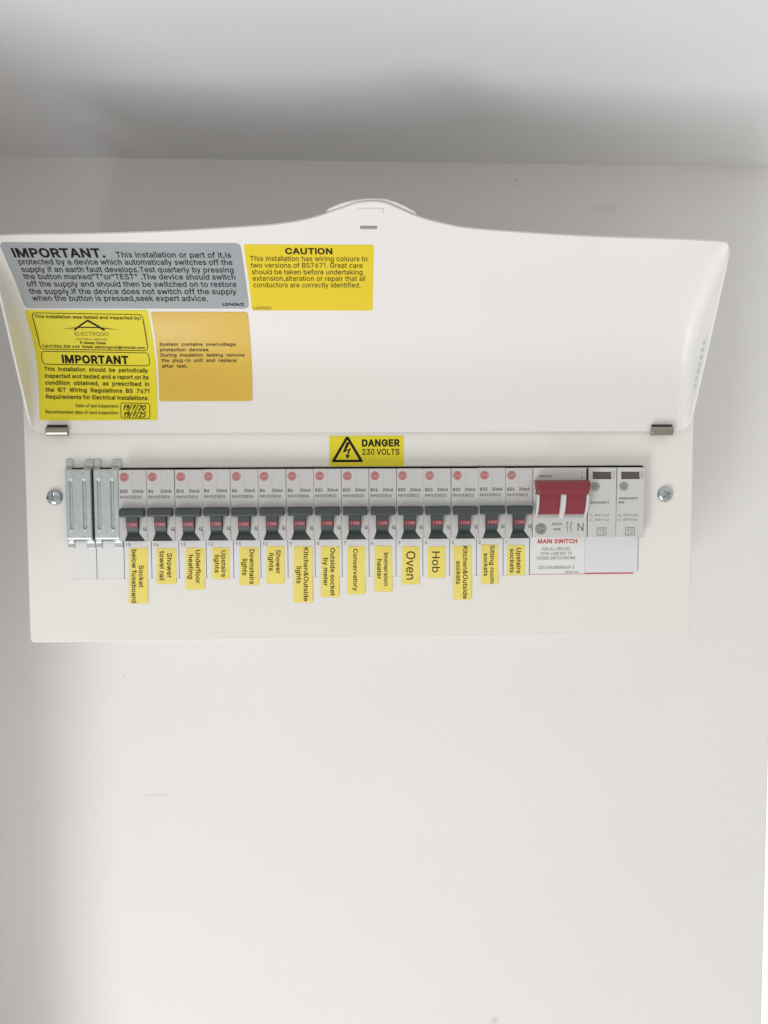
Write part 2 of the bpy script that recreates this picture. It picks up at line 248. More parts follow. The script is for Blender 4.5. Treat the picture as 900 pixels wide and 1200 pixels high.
2|317|45,0 45,33 164,160 198,198 209,214 217,229 222,244 224,260 222,278 215,293 205,305 191,314 175,320 157,322 137,320 121,313 107,303 97,289 91,273 89,253 46,253 50,283 60,310 78,331 100,347 127,357 157,361 188,358 214,348 236,332 253,312 263,288 267,261 265,241 260,222 250,203 235,181 187,126 107,42 107,40 272,40 272,0
3|317|152,-5 121,-2 93,7 68,21 49,40 36,64 31,92 76,92 80,75 89,61 101,50 116,41 133,37 153,35 174,37 193,43 208,52 220,65 228,81 230,101 228,120 221,137 209,152 192,163 170,171 141,173 110,173 110,209 201,314 201,316 49,316 49,356 261,356 261,322 148,195 148,202 185,202 216,193 241,177 260,156 271,130 275,101 271,72 259,46 241,25 216,9 186,-1
4|317|28,74 28,111 173,356 217,356 76,116 76,114 289,114 289,74;197,0 197,85 197,102 197,222 240,222 240,0
5|317|155,-5 125,-2 98,8 75,23 58,42 46,65 42,91 86,91 89,76 97,62 108,51 121,42 137,37 155,35 175,37 193,45 208,57 220,73 227,92 229,114 227,135 220,155 208,171 192,183 174,191 152,194 135,192 117,188 102,181 90,172 47,177 67,356 256,356 256,316 105,316 94,211 95,211 108,220 124,227 142,232 161,233 184,231 206,225 225,214 241,200 255,182 265,162 272,139 274,114 270,82 258,53 240,29 216,11 187,-1
6|317|158,-5 127,-1 100,10 77,28 59,52 48,81 44,113 47,140 56,167 72,199 96,238 177,356 225,356 106,183 102,183 108,192 116,201 125,209 137,215 150,219 164,220 195,216 221,206 243,190 259,168 269,141 272,110 269,79 257,51 240,28 217,10 190,-1;158,34 178,36 195,44 209,56 220,71 227,89 229,110 227,131 220,149 209,165 195,176 178,183 158,186 139,183 122,176 107,165 97,150 90,132 87,111 90,90 97,71 107,56 122,44 139,36
7|317|68,0 226,314 226,316 43,316 43,356 273,356 273,314 115,0
8|317|158,-5 125,-2 95,8 70,23 52,43 40,67 36,95 39,116 46,137 56,154 71,169 88,179 107,185 107,187 83,197 65,215 53,239 49,266 53,292 63,315 80,334 102,349 128,358 158,361 188,358 214,349 236,334 253,315 264,292 267,266 263,239 252,216 233,197 210,187 210,185 229,179 246,169 260,154 271,137 278,116 281,95 277,67 265,43 246,23 222,8 192,-2;158,34 180,36 199,42 215,52 226,64 233,79 236,97 233,116 226,132 214,146 198,156 179,162 158,165 137,162 118,156 103,146 91,132 83,116 81,97 83,79 90,64 102,52 117,42 136,36;158,203 176,205 192,210 205,219 215,231 221,246 223,263 221,280 215,294 206,306 193,315 177,320 158,322 140,320 124,315 111,306 101,294 95,280 93,263 95,246 101,231 111,219 124,210 140,205
9|317|158,361 190,357 217,346 240,328 258,304 269,275 272,243 269,217 261,189 245,157 221,118 140,0 91,0 211,173 215,173 209,164 201,155 191,147 180,141 167,137 152,136 122,140 96,150 74,166 58,188 48,215 44,246 48,278 59,305 77,328 100,346 127,357;158,322 139,320 122,312 108,300 97,285 90,267 88,246 90,225 97,207 108,192 122,180 139,173 158,170 178,173 195,180 209,191 220,206 227,225 229,245 227,266 220,285 209,300 195,312 178,320
.|131|67,-3 54,-1 44,6 37,16 35,29 37,41 44,51 54,58 67,61 79,58 89,51 96,41 99,29 96,16 89,6 79,-1
,|131|26,-84 47,50 96,50 59,-84
:|131|67,-3 54,-1 44,6 37,16 35,29 37,41 44,51 54,58 67,61 79,58 89,51 96,41 99,29 96,16 89,6 79,-1;67,190 54,192 44,199 37,209 35,221 37,234 44,244 54,251 67,253 79,251 89,244 96,234 99,221 96,209 89,199 79,192
/|174|164,373 50,-54 10,-54 125,373
@|473|249,-95 223,-94 199,-91 176,-86 155,-80 117,-62 86,-37 61,-5 43,32 36,54 32,76 29,100 28,125 29,150 32,174 37,196 43,217 61,254 86,286 117,311 154,329 175,336 196,340 220,343 244,344 268,343 290,340 311,335 331,328 365,310 393,285 416,256 432,223 442,188 445,151 442,99 437,75 430,53 420,34 405,20 386,11 362,7 333,12 320,17 309,25 300,35 296,48 294,48 286,33 272,21 253,12 228,9 199,13 175,25 157,43 143,68 135,96 132,128 135,158 145,185 160,208 180,225 204,237 231,240 252,238 269,232 283,223 291,214 293,214 293,234 331,234 331,77 333,64 339,52 349,44 363,41 378,44 390,53 398,68 403,89 406,116 407,151 404,181 397,210 384,237 366,261 343,281 315,297 282,306 243,309 204,306 170,297 140,282 115,260 95,234 80,202 71,166 68,125 71,83 80,46 95,15 115,-12 141,-32 172,-47 209,-57 250,-60 288,-56 321,-48 342,-41 353,-75 325,-84 288,-92;231,45 251,48 268,55 280,66 288,83 293,104 295,129 293,155 288,174 279,188 267,197 251,202 232,204 213,202 198,194 186,182 177,167 171,149 169,129 171,108 175,88 183,71 195,57 211,48
&|313|138,-5 105,-2 77,8 55,24 38,43 27,67 24,93 26,114 33,133 44,149 59,164 98,195 151,235 166,247 178,262 182,272 183,283 180,299 172,312 158,320 141,323 129,321 118,317 108,311 102,302 97,291 96,279 97,266 102,254 118,229 143,199 306,0 255,0 120,162 85,205 71,223 61,241 55,259 53,279 56,301 64,321 77,337 94,349 115,357 140,359 165,357 186,349 203,337 216,322 224,303 227,283 225,267 221,253 213,240 204,227 179,205 108,152 89,137 77,122 70,108 68,92 70,76 76,61 87,49 100,40 117,34 135,33 156,35 176,41 194,52 211,67 225,85 235,106 242,130 244,157 285,157 283,126 278,101 269,80 260,65 242,43 233,33 214,16 190,5 164,-2
-|317|236,171 236,131 80,131 80,171
“|210|36,223 73,356 106,356 85,223;122,223 159,356 192,356 171,223
”|210|36,223 57,356 106,356 69,223;122,223 143,356 192,356 155,223
"""
_gl, _gm = {}, {}
for ln_ in GLYPHS.strip().split('\n'):
    ch_, ad_, ct_ = ln_[0], ln_[2:].split('|')[0], ln_[2:].split('|')[1]
    _gl[ch_] = (int(ad_) / 356, [[tuple(int(k) / 356 for k in q.split(',')) for q in c_.split(' ')] for c_ in ct_.split(';')])
def glyph(ch, off):
    """filled outline of one letter, capitals 1 high; `off` fattens the strokes"""
    if (ch, off) not in _gm:
        loops = _gl[ch][1]
        area = lambda l: sum(l[i - 1][0] * l[i][1] - l[i][0] * l[i - 1][1] for i in range(len(l)))
        sg = 1 if area(max(loops, key=lambda l: abs(area(l)))) > 0 else -1
        vs, es = [], []
        for l in loops:
            n, b = len(l), len(vs)
            for i in range(n):
                p, q, r = Vector(l[i - 1]), Vector(l[i]), Vector(l[(i + 1) % n])
                d1, d2 = (q - p).normalized(), (r - q).normalized()
                n1, n2 = Vector((d1.y, -d1.x)), Vector((d2.y, -d2.x))
                m = n1 + n2; m = m / max(.5, m.dot(n1)) if m.length > 1e-6 else n1
                vs.append(q + m * off * sg)
            es += [(b + i, b + (i + 1) % n) for i in range(n)]
        r = delaunay_2d_cdt(vs, es, [], 1, 1e-6)
        def inside(x, y):                        # winding test against the fattened contours: keeps the counters open
            k = 0
            for a, b in es:
                p, q = vs[a], vs[b]
                if (p.y > y) != (q.y > y) and x < p.x + (y - p.y) / (q.y - p.y) * (q.x - p.x): k += 1 if q.y > p.y else -1
            return k != 0
        fs = []
        for f in r[2]:
            cx_, cy_ = sum(r[0][i].x for i in f) / len(f), sum(r[0][i].y for i in f) / len(f)
            if inside(cx_, cy_): fs.append(tuple(f))
        _gm[ch, off] = ([(v.x, v.y) for v in r[0]], fs)
    return _gm[ch, off]
def _text_mesh(body, off):
    vs, fs, x = [], [], 0.0
    for ch in body:
        if ch == ' ': x += .40; continue
        v, f = glyph(ch, off); n = len(vs)
        vs += [(p[0] + x, p[1]) for p in v]; fs += [tuple(i + n for i in q) for q in f]
        x += _gl[ch][0] + off * 1.2
    return vs, fs
def cap_h(off): return 1.0
def text(bm, body, x0, x1, base, cap, mp, bold=0.0, base1=None, stretch=1.0, mi=0):
    """body set from x0 to x1 (x1 None: natural width) on the line `base`, mapped to 3D by mp(u, v)"""
    bold = round(bold * 2.3 + .006, 3)
    vs, fs = _text_mesh(body, bold)
    if not vs: return
    a = min(v[0] for v in vs); b = max(v[0] for v in vs)
    sy = cap / cap_h(bold)
    sx = (x1 - x0) / (b - a) if x1 is not None else sy * stretch
    W_ = sx * (b - a)
    nv = []
    for v in vs:
        u = (v[0] - a) * sx
        bb = base if base1 is None else base + (base1 - base) * u / max(W_, 1e-9)
        nv.append(bm.verts.new(mp(x0 + u, bb + v[1] * sy)))
    for f in fs:
        try:
            q = bm.faces.new([nv[i] for i in f]); q.material_index = mi
        except ValueError: pass
def stroke(bm, pts, wd, mp, closed=False, taper=None, mi=0):
    n = len(pts); L_ = []; R_ = []
    for i, p in enumerate(pts):
        a = pts[(i - 1) % n] if (closed or i > 0) else p
        b = pts[(i + 1) % n] if (closed or i < n - 1) else p
        d = Vector((b[0] - a[0], b[1] - a[1]))
        d = d.normalized() if d.length > 0 else Vector((1, 0))
        nn = Vector((-d.y, d.x))
        k = 1.0
        if a is not p and b is not p:
            d1 = Vector((p[0] - a[0], p[1] - a[1]))
            if d1.length > 0:
                k = 1 / max(0.5, abs(d1.normalized().dot(d)))
        hw = wd / 2 * (taper(i / (n - 1)) if taper else 1) * k
        L_.append(bm.verts.new(mp(p[0] + nn.x * hw, p[1] + nn.y * hw)))
        R_.append(bm.verts.new(mp(p[0] - nn.x * hw, p[1] - nn.y * hw)))
    for i in range(n if closed else n - 1):
        j = (i + 1) % n
        f = bm.faces.new((L_[i], L_[j], R_[j], R_[i])); f.material_index = mi
def poly(bm, pts, mp, mi=0):
    f = bm.faces.new([bm.verts.new(mp(*p)) for p in pts]); f.material_index = mi
def flat(y):                                    # mapper onto a plane facing the viewer; millimetres in, metres out
    return lambda u, v: (u * mm, y, v * mm)
def up(bm):
    """make every face look to -y"""
    bm.normal_update()
    bad = [f for f in bm.faces if f.normal.y > 0]
    if bad: bmesh.ops.reverse_faces(bm, faces=bad)

# ------------------------------------------------------------------ setting
D = 0.115                                       # depth of the enclosure: the wall behind it
XE = 0.3272
def struct(name, bm, m):
    o = bmobj(name, bm, m); o['kind'] = 'structure'; return o
bm = bmesh.new(); box(bm, -0.42, XE, D, D + 0.09, -1.6, 0.40, 0.0015)
wall = struct('back_wall', bm, M['wall'])
wall['label'] = 'white painted plaster wall behind the fuse box'
bm = bmesh.new()
zc = lambda x: 0.3467 - (x + 0.27) * 0.0069
v = [bm.verts.new((x, y, zc(x) + dz)) for dz in (0, 0.05) for x, y in ((-0.42, -0.75), (0.75, -0.75), (0.75, D + 0.09), (-0.42, D + 0.09))]
for q in ((0, 1, 2, 3), (7, 6, 5, 4), (0, 4, 5, 1), (1, 5, 6, 2), (2, 6, 7, 3), (3, 7, 4, 0)): bm.faces.new([v[i] for i in q])
bmesh.ops.recalc_face_normals(bm, faces=bm.faces)
ceil_ = struct('ceiling', bm, M['ceiling'])
bm = bmesh.new(); box(bm, -0.42, -0.300, -0.012, D - 0.0005, -1.6, -0.0510, 0.002); box(bm, -0.60, -0.300, -0.24, D - 0.0005, -0.0500, 0.3445, 0.002)   # unseen return, boxed out above, added to shade the upper left
side = struct('side_shade_block', bm, M['wall'])
# the daylit window whose edge shows past the wall's end
win = empty('window', (XE + 0.004, D + 0.05, -0.9))
tag(win, 'bright daylit window beyond the end of the white wall', 'window')
bm = bmesh.new(); box(bm, 0.001, 0.40, 0.004, 0.010, 0.0, 1.20); bmobj('pane', bm, M['glasspane'], win)
fm = plate_mesh('frame', [[(-0.0, -0.03), (0.43, -0.03), (0.43, 1.23), (-0.0, 1.23)], [(0.0008, 0.001), (0.39, 0.001), (0.39, 1.199), (0.0008, 1.199)]], 0.002, 0.03)
link('frame', fm, M['upvc'], win)

# ------------------------------------------------------------------ consumer unit
unit = empty('consumer_unit', (0, 0, 0))
tag(unit, 'long white consumer unit on the wall with its front flap lifted open', 'fuse box')
XL, XR, H = -0.2182, 0.2127, 0.234
cover = plate_mesh('front_cover', [rrect(XL, XR, 0, H, .0025, 3), rrect(-.1922, .1808, .0655, .1123, .0022, 3)], 0.0, 0.0022, 0.0006)
link('front_cover', cover, M['paint'], unit)
bm = bmesh.new()
x0, x1, z0, z1 = XL + .0012, XR - .0012, .0012, H - .0012
box(bm, x0, x1, .0026, .0046, z0, z0 + .0016); box(bm, x0, x1, .0026, .0046, z1 - .0016, z1)
for f in list(bm.faces): bm.faces.remove(f)
for v_ in list(bm.verts): bm.verts.remove(v_)
def quad(*ps): bm.faces.new([bm.verts.new(p) for p in ps])
y0, y1 = .0024, D - .0008
quad((x0, y0, z0), (x1, y0, z0), (x1, y1, z0), (x0, y1, z0)); quad((x0, y0, z1), (x0, y1, z1), (x1, y1, z1), (x1, y0, z1))
quad((x0, y0, z0), (x0, y1, z0), (x0, y1, z1), (x0, y0, z1)); quad((x1, y0, z0), (x1, y0, z1), (x1, y1, z1), (x1, y1, z0))
quad((x0, y1, z0), (x1, y1, z0), (x1, y1, z1), (x0, y1, z1))
bmesh.ops.remove_doubles(bm, verts=bm.verts, dist=1e-5)
bmesh.ops.recalc_face_normals(bm, faces=bm.faces)
bmobj('case', bm, M['paint'], unit)
bm = bmesh.new(); box(bm, -.200, .200, .050, .0575, .074, .109, .001)
bmobj('mounting_rail', bm, M['inside'], unit)

# --- flap: a shallow curved tray, hinged at its lower edge
PTS = [(-.004, .1345), (-.0033, .147), (-.0031, .160), (-.0045, .176), (-.0105, .1918), (-.0245, .2106), (-.042, .2264), (-.060, .240)]
def spline(P, n=24):
    k = len(P); t = [0.0]
    for i in range(1, k): t.append(t[-1] + math.dist(P[i], P[i - 1]))
    h = [t[i + 1] - t[i] for i in range(k - 1)]
    Ms = []
    for c in range(2):
        a = [0.0] * k; b = [1.0] * k; cc = [0.0] * k; d = [0.0] * k
        for i in range(1, k - 1):
            a[i] = h[i - 1]; b[i] = 2 * (h[i - 1] + h[i]); cc[i] = h[i]
            d[i] = 6 * ((P[i + 1][c] - P[i][c]) / h[i] - (P[i][c] - P[i - 1][c]) / h[i - 1])
        for i in range(1, k):
            wv = a[i] / b[i - 1]; b[i] -= wv * cc[i - 1]; d[i] -= wv * d[i - 1]
        x = [0.0] * k; x[-1] = d[-1] / b[-1]
        for i in range(k - 2, -1, -1): x[i] = (d[i] - cc[i] * x[i + 1]) / b[i]
        Ms.append(x)
    out = []
    for i in range(k - 1):
        for j in range(n):
            u = j / n; a = 1 - u
            out.append(tuple(a * P[i][c] + u * P[i + 1][c] + h[i] ** 2 / 6 * ((a ** 3 - a) * Ms[c][i] + (u ** 3 - u) * Ms[c][i + 1]) for c in range(2)))
    out.append(P[-1]); return out
PR = spline(PTS); SR = [0.0]
for i in range(1, len(PR)): SR.append(SR[-1] + math.dist(PR[i], PR[i - 1]))
S0 = SR[-1]
def prof(s):
    """point and unit tangent of the flap's profile at arc length s"""
    if s >= S0:
        d = (-0.8, 0.6); return (PR[-1][0] + d[0] * (s - S0), PR[-1][1] + d[1] * (s - S0)), d
    s = max(s, 0.0); lo, hi = 0, len(SR) - 1
    while hi - lo > 1:
        m_ = (lo + hi) // 2
        if SR[m_] <= s: lo = m_
        else: hi = m_
    u = (s - SR[lo]) / (SR[hi] - SR[lo])
    p = (PR[lo][0] + u * (PR[hi][0] - PR[lo][0]), PR[lo][1] + u * (PR[hi][1] - PR[lo][1]))
    def tang(i):
        a, b = max(0, i - 1), min(len(PR) - 1, i + 1)
        d = (PR[b][0] - PR[a][0], PR[b][1] - PR[a][1]); l = math.hypot(*d); return d[0] / l, d[1] / l
    ta, tb = tang(lo), tang(hi); t = (ta[0] + u * (tb[0] - ta[0]), ta[1] + u * (tb[1] - ta[1])); l = math.hypot(*t)
    return p, (t[0] / l, t[1] / l)
def F(X, s, d=0.0):
    p, t = prof(s)
    return (X, p[0] - t[1] * d, p[1] + t[0] * d)
FX, FW, FR = -0.0018, 0.2085, 0.0072           # flap centre, half width, fillet radius
A_, B_ = PR[0], PR[-1]
def chord_h(s):
    p, t = prof(s); n = (-t[1], t[0]); e = (B_[0] - A_[0], B_[1] - A_[1])
    den = n[0] * e[1] - n[1] * e[0]
    if abs(den) < 1e-9: return 0.0
    return max(0.0, ((A_[0] - p[0]) * e[1] - (A_[1] - p[1]) * e[0]) / den) + 0.0012 * min(1, max(0, (S0 - .002 - s) / .010)) * min(1, max(0, s / .010))
def FS(X, s, d=0.0):
    """point lying d above the flap's inner face, following the fillet where the face turns into a cheek"""
    k = min(1.0, max(0.0, (abs(X - FX) - (FW - FR)) / FR))
    return F(X, s, d + min(FR, chord_h(s)) * (1 - math.sqrt(1 - k * k)))
EDGE = [(-.2100, .1285), (-.2023, .1305), (-.1562, .1318), (-.109, .1338), (-.0711, .1366), (-.0522, .1384), (-.0385, .1407), (-.0294, .1432), (-.0206, .1466),
        (-.0121, .1500), (-.0071, .1522), (-.0006, .1533), (.0039, .1535), (.0095, .1526), (.0150, .1500), (.024, .1455), (.0328, .1421), (.0419, .1396), (.0541, .1369), (.0807, .1344), (.1297, .1313), (.1791, .1297), (.2065, .1280)]
def smooth_interp(tab, x):
    if x <= tab[0][0]: return tab[0][1]
    if x >= tab[-1][0]: return tab[-1][1]
    for i in range(len(tab) - 1):
        if tab[i][0] <= x <= tab[i + 1][0]:
            p0, p1 = tab[i], tab[i + 1]; h = p1[0] - p0[0]; u = (x - p0[0]) / h
            m0 = (tab[i + 1][1] - tab[max(0, i - 1)][1]) / (tab[i + 1][0] - tab[max(0, i - 1)][0])
            j = min(len(tab) - 1, i + 2); m1 = (tab[j][1] - tab[i][1]) / (tab[j][0] - tab[i][0])
            return (2 * u ** 3 - 3 * u * u + 1) * p0[1] + (u ** 3 - 2 * u * u + u) * h * m0 + (-2 * u ** 3 + 3 * u * u) * p1[1] + (u ** 3 - u * u) * h * m1
def corner(x, r):
    k = abs(x - FX) - (FW - r)
    return 0.0 if k <= 0 else r - math.sqrt(max(0.0, r * r - k * k))
cols = []                                       # (x, kind, parameter)
nf = 7
for i in range(8, 0, -1): cols.append((-1, 'w', i / 8))
for i in range(nf, 0, -1): cols.append((-1, 'f', i / nf))
xs = [FX - FW + FR + (2 * FW - 2 * FR) * i / 150 for i in range(151)]
xs = [x for x in xs if abs(x) > .027] + [-.027 + .054 * i / 36 for i in range(37)] + [-.0043, .0051]
for x in sorted(set(xs)): cols.append((0, 'm', x))
for i in range(1, nf + 1): cols.append((1, 'f', i / nf))
for i in range(1, 9): cols.append((1, 'w', i / 8))
NS = 72
bm = bmesh.new(); grid = []
for side_, kind, k in cols:
    col = []
    for j in range(NS + 1):
        if kind == 'm':
            x = k; s_lo = corner(x, .0045); s_hi = smooth_interp(EDGE, x) - corner(x, .0024)
        else:
            x = FX + side_ * (FW - FR + FR * (math.sin(math.pi / 2 * k) if kind == 'f' else 1))
            s_lo = corner(x, .0045); s_hi = smooth_interp(EDGE, x) - corner(x, .0024)
        jb = 60; sb = .124
        if j <= jb: s = s_lo + (sb - s_lo) * j / jb
        else:
            if kind == 'm' and abs(x) < .0125: marks = [.124, .1275, .1310, .1340, .1359, .1372, .1384]
            else: marks = None
            q = j - jb
            if marks:
                if q <= 6: s = marks[q]
                else: s = marks[6] + (s_hi - marks[6]) * (q - 6) / (NS - jb - 6)
            else: s = sb + (s_hi - sb) * q / (NS - jb)
        if kind == 'm': X, d = x, 0.0
        else:
            h = chord_h(s); r = min(FR, h)
            if kind == 'f':
                th = math.pi / 2 * k; X = FX + side_ * (FW - FR + FR * math.sin(th)); d = r * (1 - math.cos(th))
            else: X = FX + side_ * FW; d = r + (h - r) * k
        col.append(bm.verts.new(F(X, s, d)))
    grid.append(col)
def in_slot(i, j):
    if cols[i][1] != 'm' or cols[i + 1][1] != 'm': return False
    return cols[i][2] > -.00435 and cols[i + 1][2] < .00515 and 60 + 4 <= j < 60 + 6
for i in range(len(grid) - 1):
    for j in range(NS):
        if in_slot(i, j): continue
        try: bm.faces.new((grid[i][j], grid[i + 1][j], grid[i + 1][j + 1], grid[i][j + 1]))
        except ValueError: pass
bmesh.ops.remove_doubles(bm, verts=bm.verts, dist=1e-6)
up(bm)
flap = bmobj('flap', bm, M['flap'], unit, smooth=True)
sd = flap.modifiers.new('thickness', 'SOLIDIFY'); sd.thickness = .0013; sd.offset = -1
# latch tongue behind the tab, raised latch bar and the catch
bm = bmesh.new(); top = []; bot = []
LE = [(-.0225, .1462), (-.0209, .1474), (-.0165, .1497), (-.0121, .1514), (-.0071, .1526), (-.0006, .1535), (.0039, .1537), (.0095, .1533), (.0150, .1515), (.0200, .1490), (.025, .1460), (.0262, .1452)]
for x, s in LE:
    top.append((bm.verts.new(F(x, s + .0002, -.0019)), bm.verts.new(F(x, s + .0002, -.0028)))); bot.append((bm.verts.new(F(x, .140, -.0019)), bm.verts.new(F(x, .140, -.0028))))
for i in range(len(LE) - 1):
    for a, b in ((top, bot),):
        bm.faces.new((a[i][0], a[i + 1][0], b[i + 1][0], b[i][0])); bm.faces.new((a[i][1], b[i][1], b[i + 1][1], a[i + 1][1]))
        bm.faces.new((a[i][0], a[i][1], a[i + 1][1], a[i + 1][0]))
bmesh.ops.recalc_face_normals(bm, faces=bm.faces)
bmobj('latch_tongue', bm, M['flap'], flap)
bm = bmesh.new()
def fbox(bm, X0, X1, s0, s1, d0, d1, bev=.0003):
    vs = [bm.verts.new(F(x, s, d)) for x in (X0, X1) for s in (s0, s1) for d in (d0, d1)]
    fs = [bm.faces.new([vs[i] for i in q]) for q in ((0, 1, 3, 2), (4, 6, 7, 5), (0, 4, 5, 1), (2, 3, 7, 6), (0, 2, 6, 4), (1, 5, 7, 3))]
    bmesh.ops.recalc_face_normals(bm, faces=fs)
    if bev: bmesh.ops.bevel(bm, geom=list({e for f in fs for e in f.edges}), offset=bev, segments=2, affect='EDGES', profile=.5)
fbox(bm, -.0061, .0083, .1466, .1499, -.0004, .0009)
bmobj('latch', bm, M['flap'], flap)
# hinge clips
def hinge_clip(xa, xb, zc_):
    bm = bmesh.new(); pts = []
    for i in range(15):
        t = math.radians(118 - 236 * i / 14)
        pts.append((-.0046 - .0026 * math.cos(t), zc_ + .0031 * math.sin(t)))
    cl = [[bm.verts.new((x, y, z)) for y, z in pts] for x in (xa, xa + .0004, xb - .0004, xb)]
    for a, b in zip(cl, cl[1:]):
        for i in range(14): bm.faces.new((a[i], b[i], b[i + 1], a[i + 1]))
    bm.faces.new(cl[0][::-1]); bm.faces.new(cl[-1])
    bmesh.ops.recalc_face_normals(bm, faces=bm.faces)
    o = bmobj('hinge_clip', bm, M['spring'], unit, smooth=False)
    for p in o.data.polygons: p.use_smooth = len(p.vertices) == 4
    bm = bmesh.new(); box(bm, xa + .0005, xb - .0005, -.0062, -.0032, zc_ + .0030, zc_ + .0039, .0002)  # solid dark box standing in for the shade inside the flap's cutout
    bmobj('slot', bm, M['inside'], o)
hinge_clip(-.2019, -.1886, .1358); hinge_clip(.1829, .1968, .1348)
# cover screws: pan heads with a cross recess
def screw_mesh(rot, slotted):
    bm = bmesh.new(); R_ = .0051; n = 44; vv = {}
    ca, sa = math.cos(rot), math.sin(rot)
    def hgt(x, z):
        q = math.hypot(x, z) / R_
        if q > 1: return None
        h = .0004 + .0026 * math.sqrt(max(0, 1 - q ** 2.4))
        a, b = x * ca + z * sa, -x * sa + z * ca
        def groove(a, b, w_, l_): return abs(a) < w_ and abs(b) < l_
        dd = 0
        lim = .0026
        if groove(a, b, .00062, lim): dd = .0017 * (1 - (abs(b) / lim) ** 2 * .5)
        if groove(b, a, .00062, lim if not slotted else .0048): dd = max(dd, .0017 if not slotted else .0011)
        a2, b2 = (a + b) * .7071, (a - b) * .7071
        if groove(a2, b2, .0002, .0016) or groove(b2, a2, .0002, .0016): dd = max(dd, .0006)
        if math.hypot(x, z) < .0009: dd = .002
        return h - dd
    rings = 26; seg = 56
    c = bm.verts.new((0, -hgt(0, 0), 0)); prev = None
    for i in range(1, rings + 1):
        ring = []
        for k in range(seg):
            t = 2 * math.pi * k / seg; rr = R_ * i / rings * .9999
            x, z = rr * math.cos(t), rr * math.sin(t)
            ring.append(bm.verts.new((x, -hgt(x, z), z)))
        if prev is None:
            for k in range(seg): bm.faces.new((c, ring[k], ring[(k + 1) % seg]))
        else:
            for k in range(seg): bm.faces.new((prev[k], ring[k], ring[(k + 1) % seg], prev[(k + 1) % seg]))
        prev = ring
    base = [bm.verts.new((R_ * math.cos(2 * math.pi * k / seg), 0, R_ * math.sin(2 * math.pi * k / seg))) for k in range(seg)]
    for k in range(seg): bm.faces.new((prev[k], base[k], base[(k + 1) % seg], prev[(k + 1) % seg]))
    bmesh.ops.recalc_face_normals(bm, faces=bm.faces)
    return bm
o = bmobj('screw', screw_mesh(math.radians(3), True), M['screw'], unit, smooth=False); o.location = (-.1999, -.00005, .0938)
o = bmobj('screw', screw_mesh(math.radians(34), False), M['screw'], unit, smooth=False); o.location = (.1944, -.00005, .0934)

# ------------------------------------------------------------------ circuit breakers
PX0, PM, ZB, YF = -.1569, .0175, .0662, -.0088
def emblem_bm(bm, cx, cz, r, mp, mi_ink=0, word=True, bands=3):
    """round maker's mark: ring, horizontal bars above and below, and the name across the middle band"""
    n = 28
    ro, ri = r, r * .87
    a = [(cx + ro * math.cos(2 * math.pi * i / n), cz + ro * math.sin(2 * math.pi * i / n)) for i in range(n)]
    b = [(cx + ri * math.cos(2 * math.pi * i / n), cz + ri * math.sin(2 * math.pi * i / n)) for i in range(n)]
    va = [bm.verts.new(mp(*p)) for p in a]; vb = [bm.verts.new(mp(*p)) for p in b]
    for i in range(n): bm.faces.new((va[i], va[(i + 1) % n], vb[(i + 1) % n], vb[i])).material_index = mi_ink
    def bar(z0, z1):
        k = 5; lo, hi = [], []
        for i in range(k + 1):
            z = z0 + (z1 - z0) * i / k; hw = math.sqrt(max(0, (r * .78) ** 2 - z * z)); lo.append((cx - hw, cz + z)); hi.append((cx + hw, cz + z))
        poly(bm, lo[::-1] + hi, mp, mi_ink)
    for z0, z1 in ((.28, .41), (.48, .60), (.66, .76)):
        bar(z0 * r, z1 * r); bar(-z1 * r, -z0 * r)
    if word: text(bm, 'WYLEX', cx - r * .80, cx + r * .80, cz - r * .19, r * .38, mp, bold=.025, mi=mi_ink)
    else: bar(-.22 * r, .22 * r)

# geometry of one breaker, millimetres from its lower left corner, facing -y, its face at y = 0
yf = 0.0
body_me = plate_mesh('body', [[(p[0] * mm, p[1] * mm) for p in ((.06, 0), (2.8, 0), (4.6, 4.85), (4.6, 20.9), (12.3, 20.9), (12.3, 4.85), (15.8, 0), (17.42, 0), (17.42, 45), (.06, 45))],
                              [(x * mm, z * mm) for x, z in circle(16.0, 7.8, 1.35, 18)]], 0.0, .050, .00025)
body_me.materials.append(M['body'])
bm = bmesh.new(); box(bm, 2.7 * mm, 16.6 * mm, .0075, .012, .1 * mm, 21 * mm); 
liner_me = bpy.data.meshes.new('liner'); bm.to_mesh(liner_me); bm.free(); liner_me.materials.append(M['slate'])
bm = bmesh.new(); box(bm, 14.6 * mm, 17.36 * mm, .0007, .004, 6.3 * mm, 9.3 * mm)
plug_me = bpy.data.meshes.new('test_screw'); bm.to_mesh(plug_me); bm.free(); plug_me.materials.append(M['plug'])
bm = bmesh.new()
pr = [(.0034, 6.2), (.0030, 4.85), (.0012, 1.4), (.0004, .15), (.008, .15)]       # sloping slate floor of the lever slot
lo_ = []
def slot_x(z): return (4.65, 12.25) if z >= 4.85 else (2.85 + (z / 4.85) * 1.8, 15.75 - (z / 4.85) * 3.5)
for y, z in pr[:4]:
    a, b = slot_x(z); lo_.append((bm.verts.new((a * mm, y, z * mm)), bm.verts.new((b * mm, y, z * mm))))
for i in range(3): bm.faces.new((lo_[i][0], lo_[i + 1][0], lo_[i + 1][1], lo_[i][1]))
up(bm)
floor_me = bpy.data.meshes.new('slot_floor'); bm.to_mesh(floor_me); bm.free(); floor_me.materials.append(M['slate'])
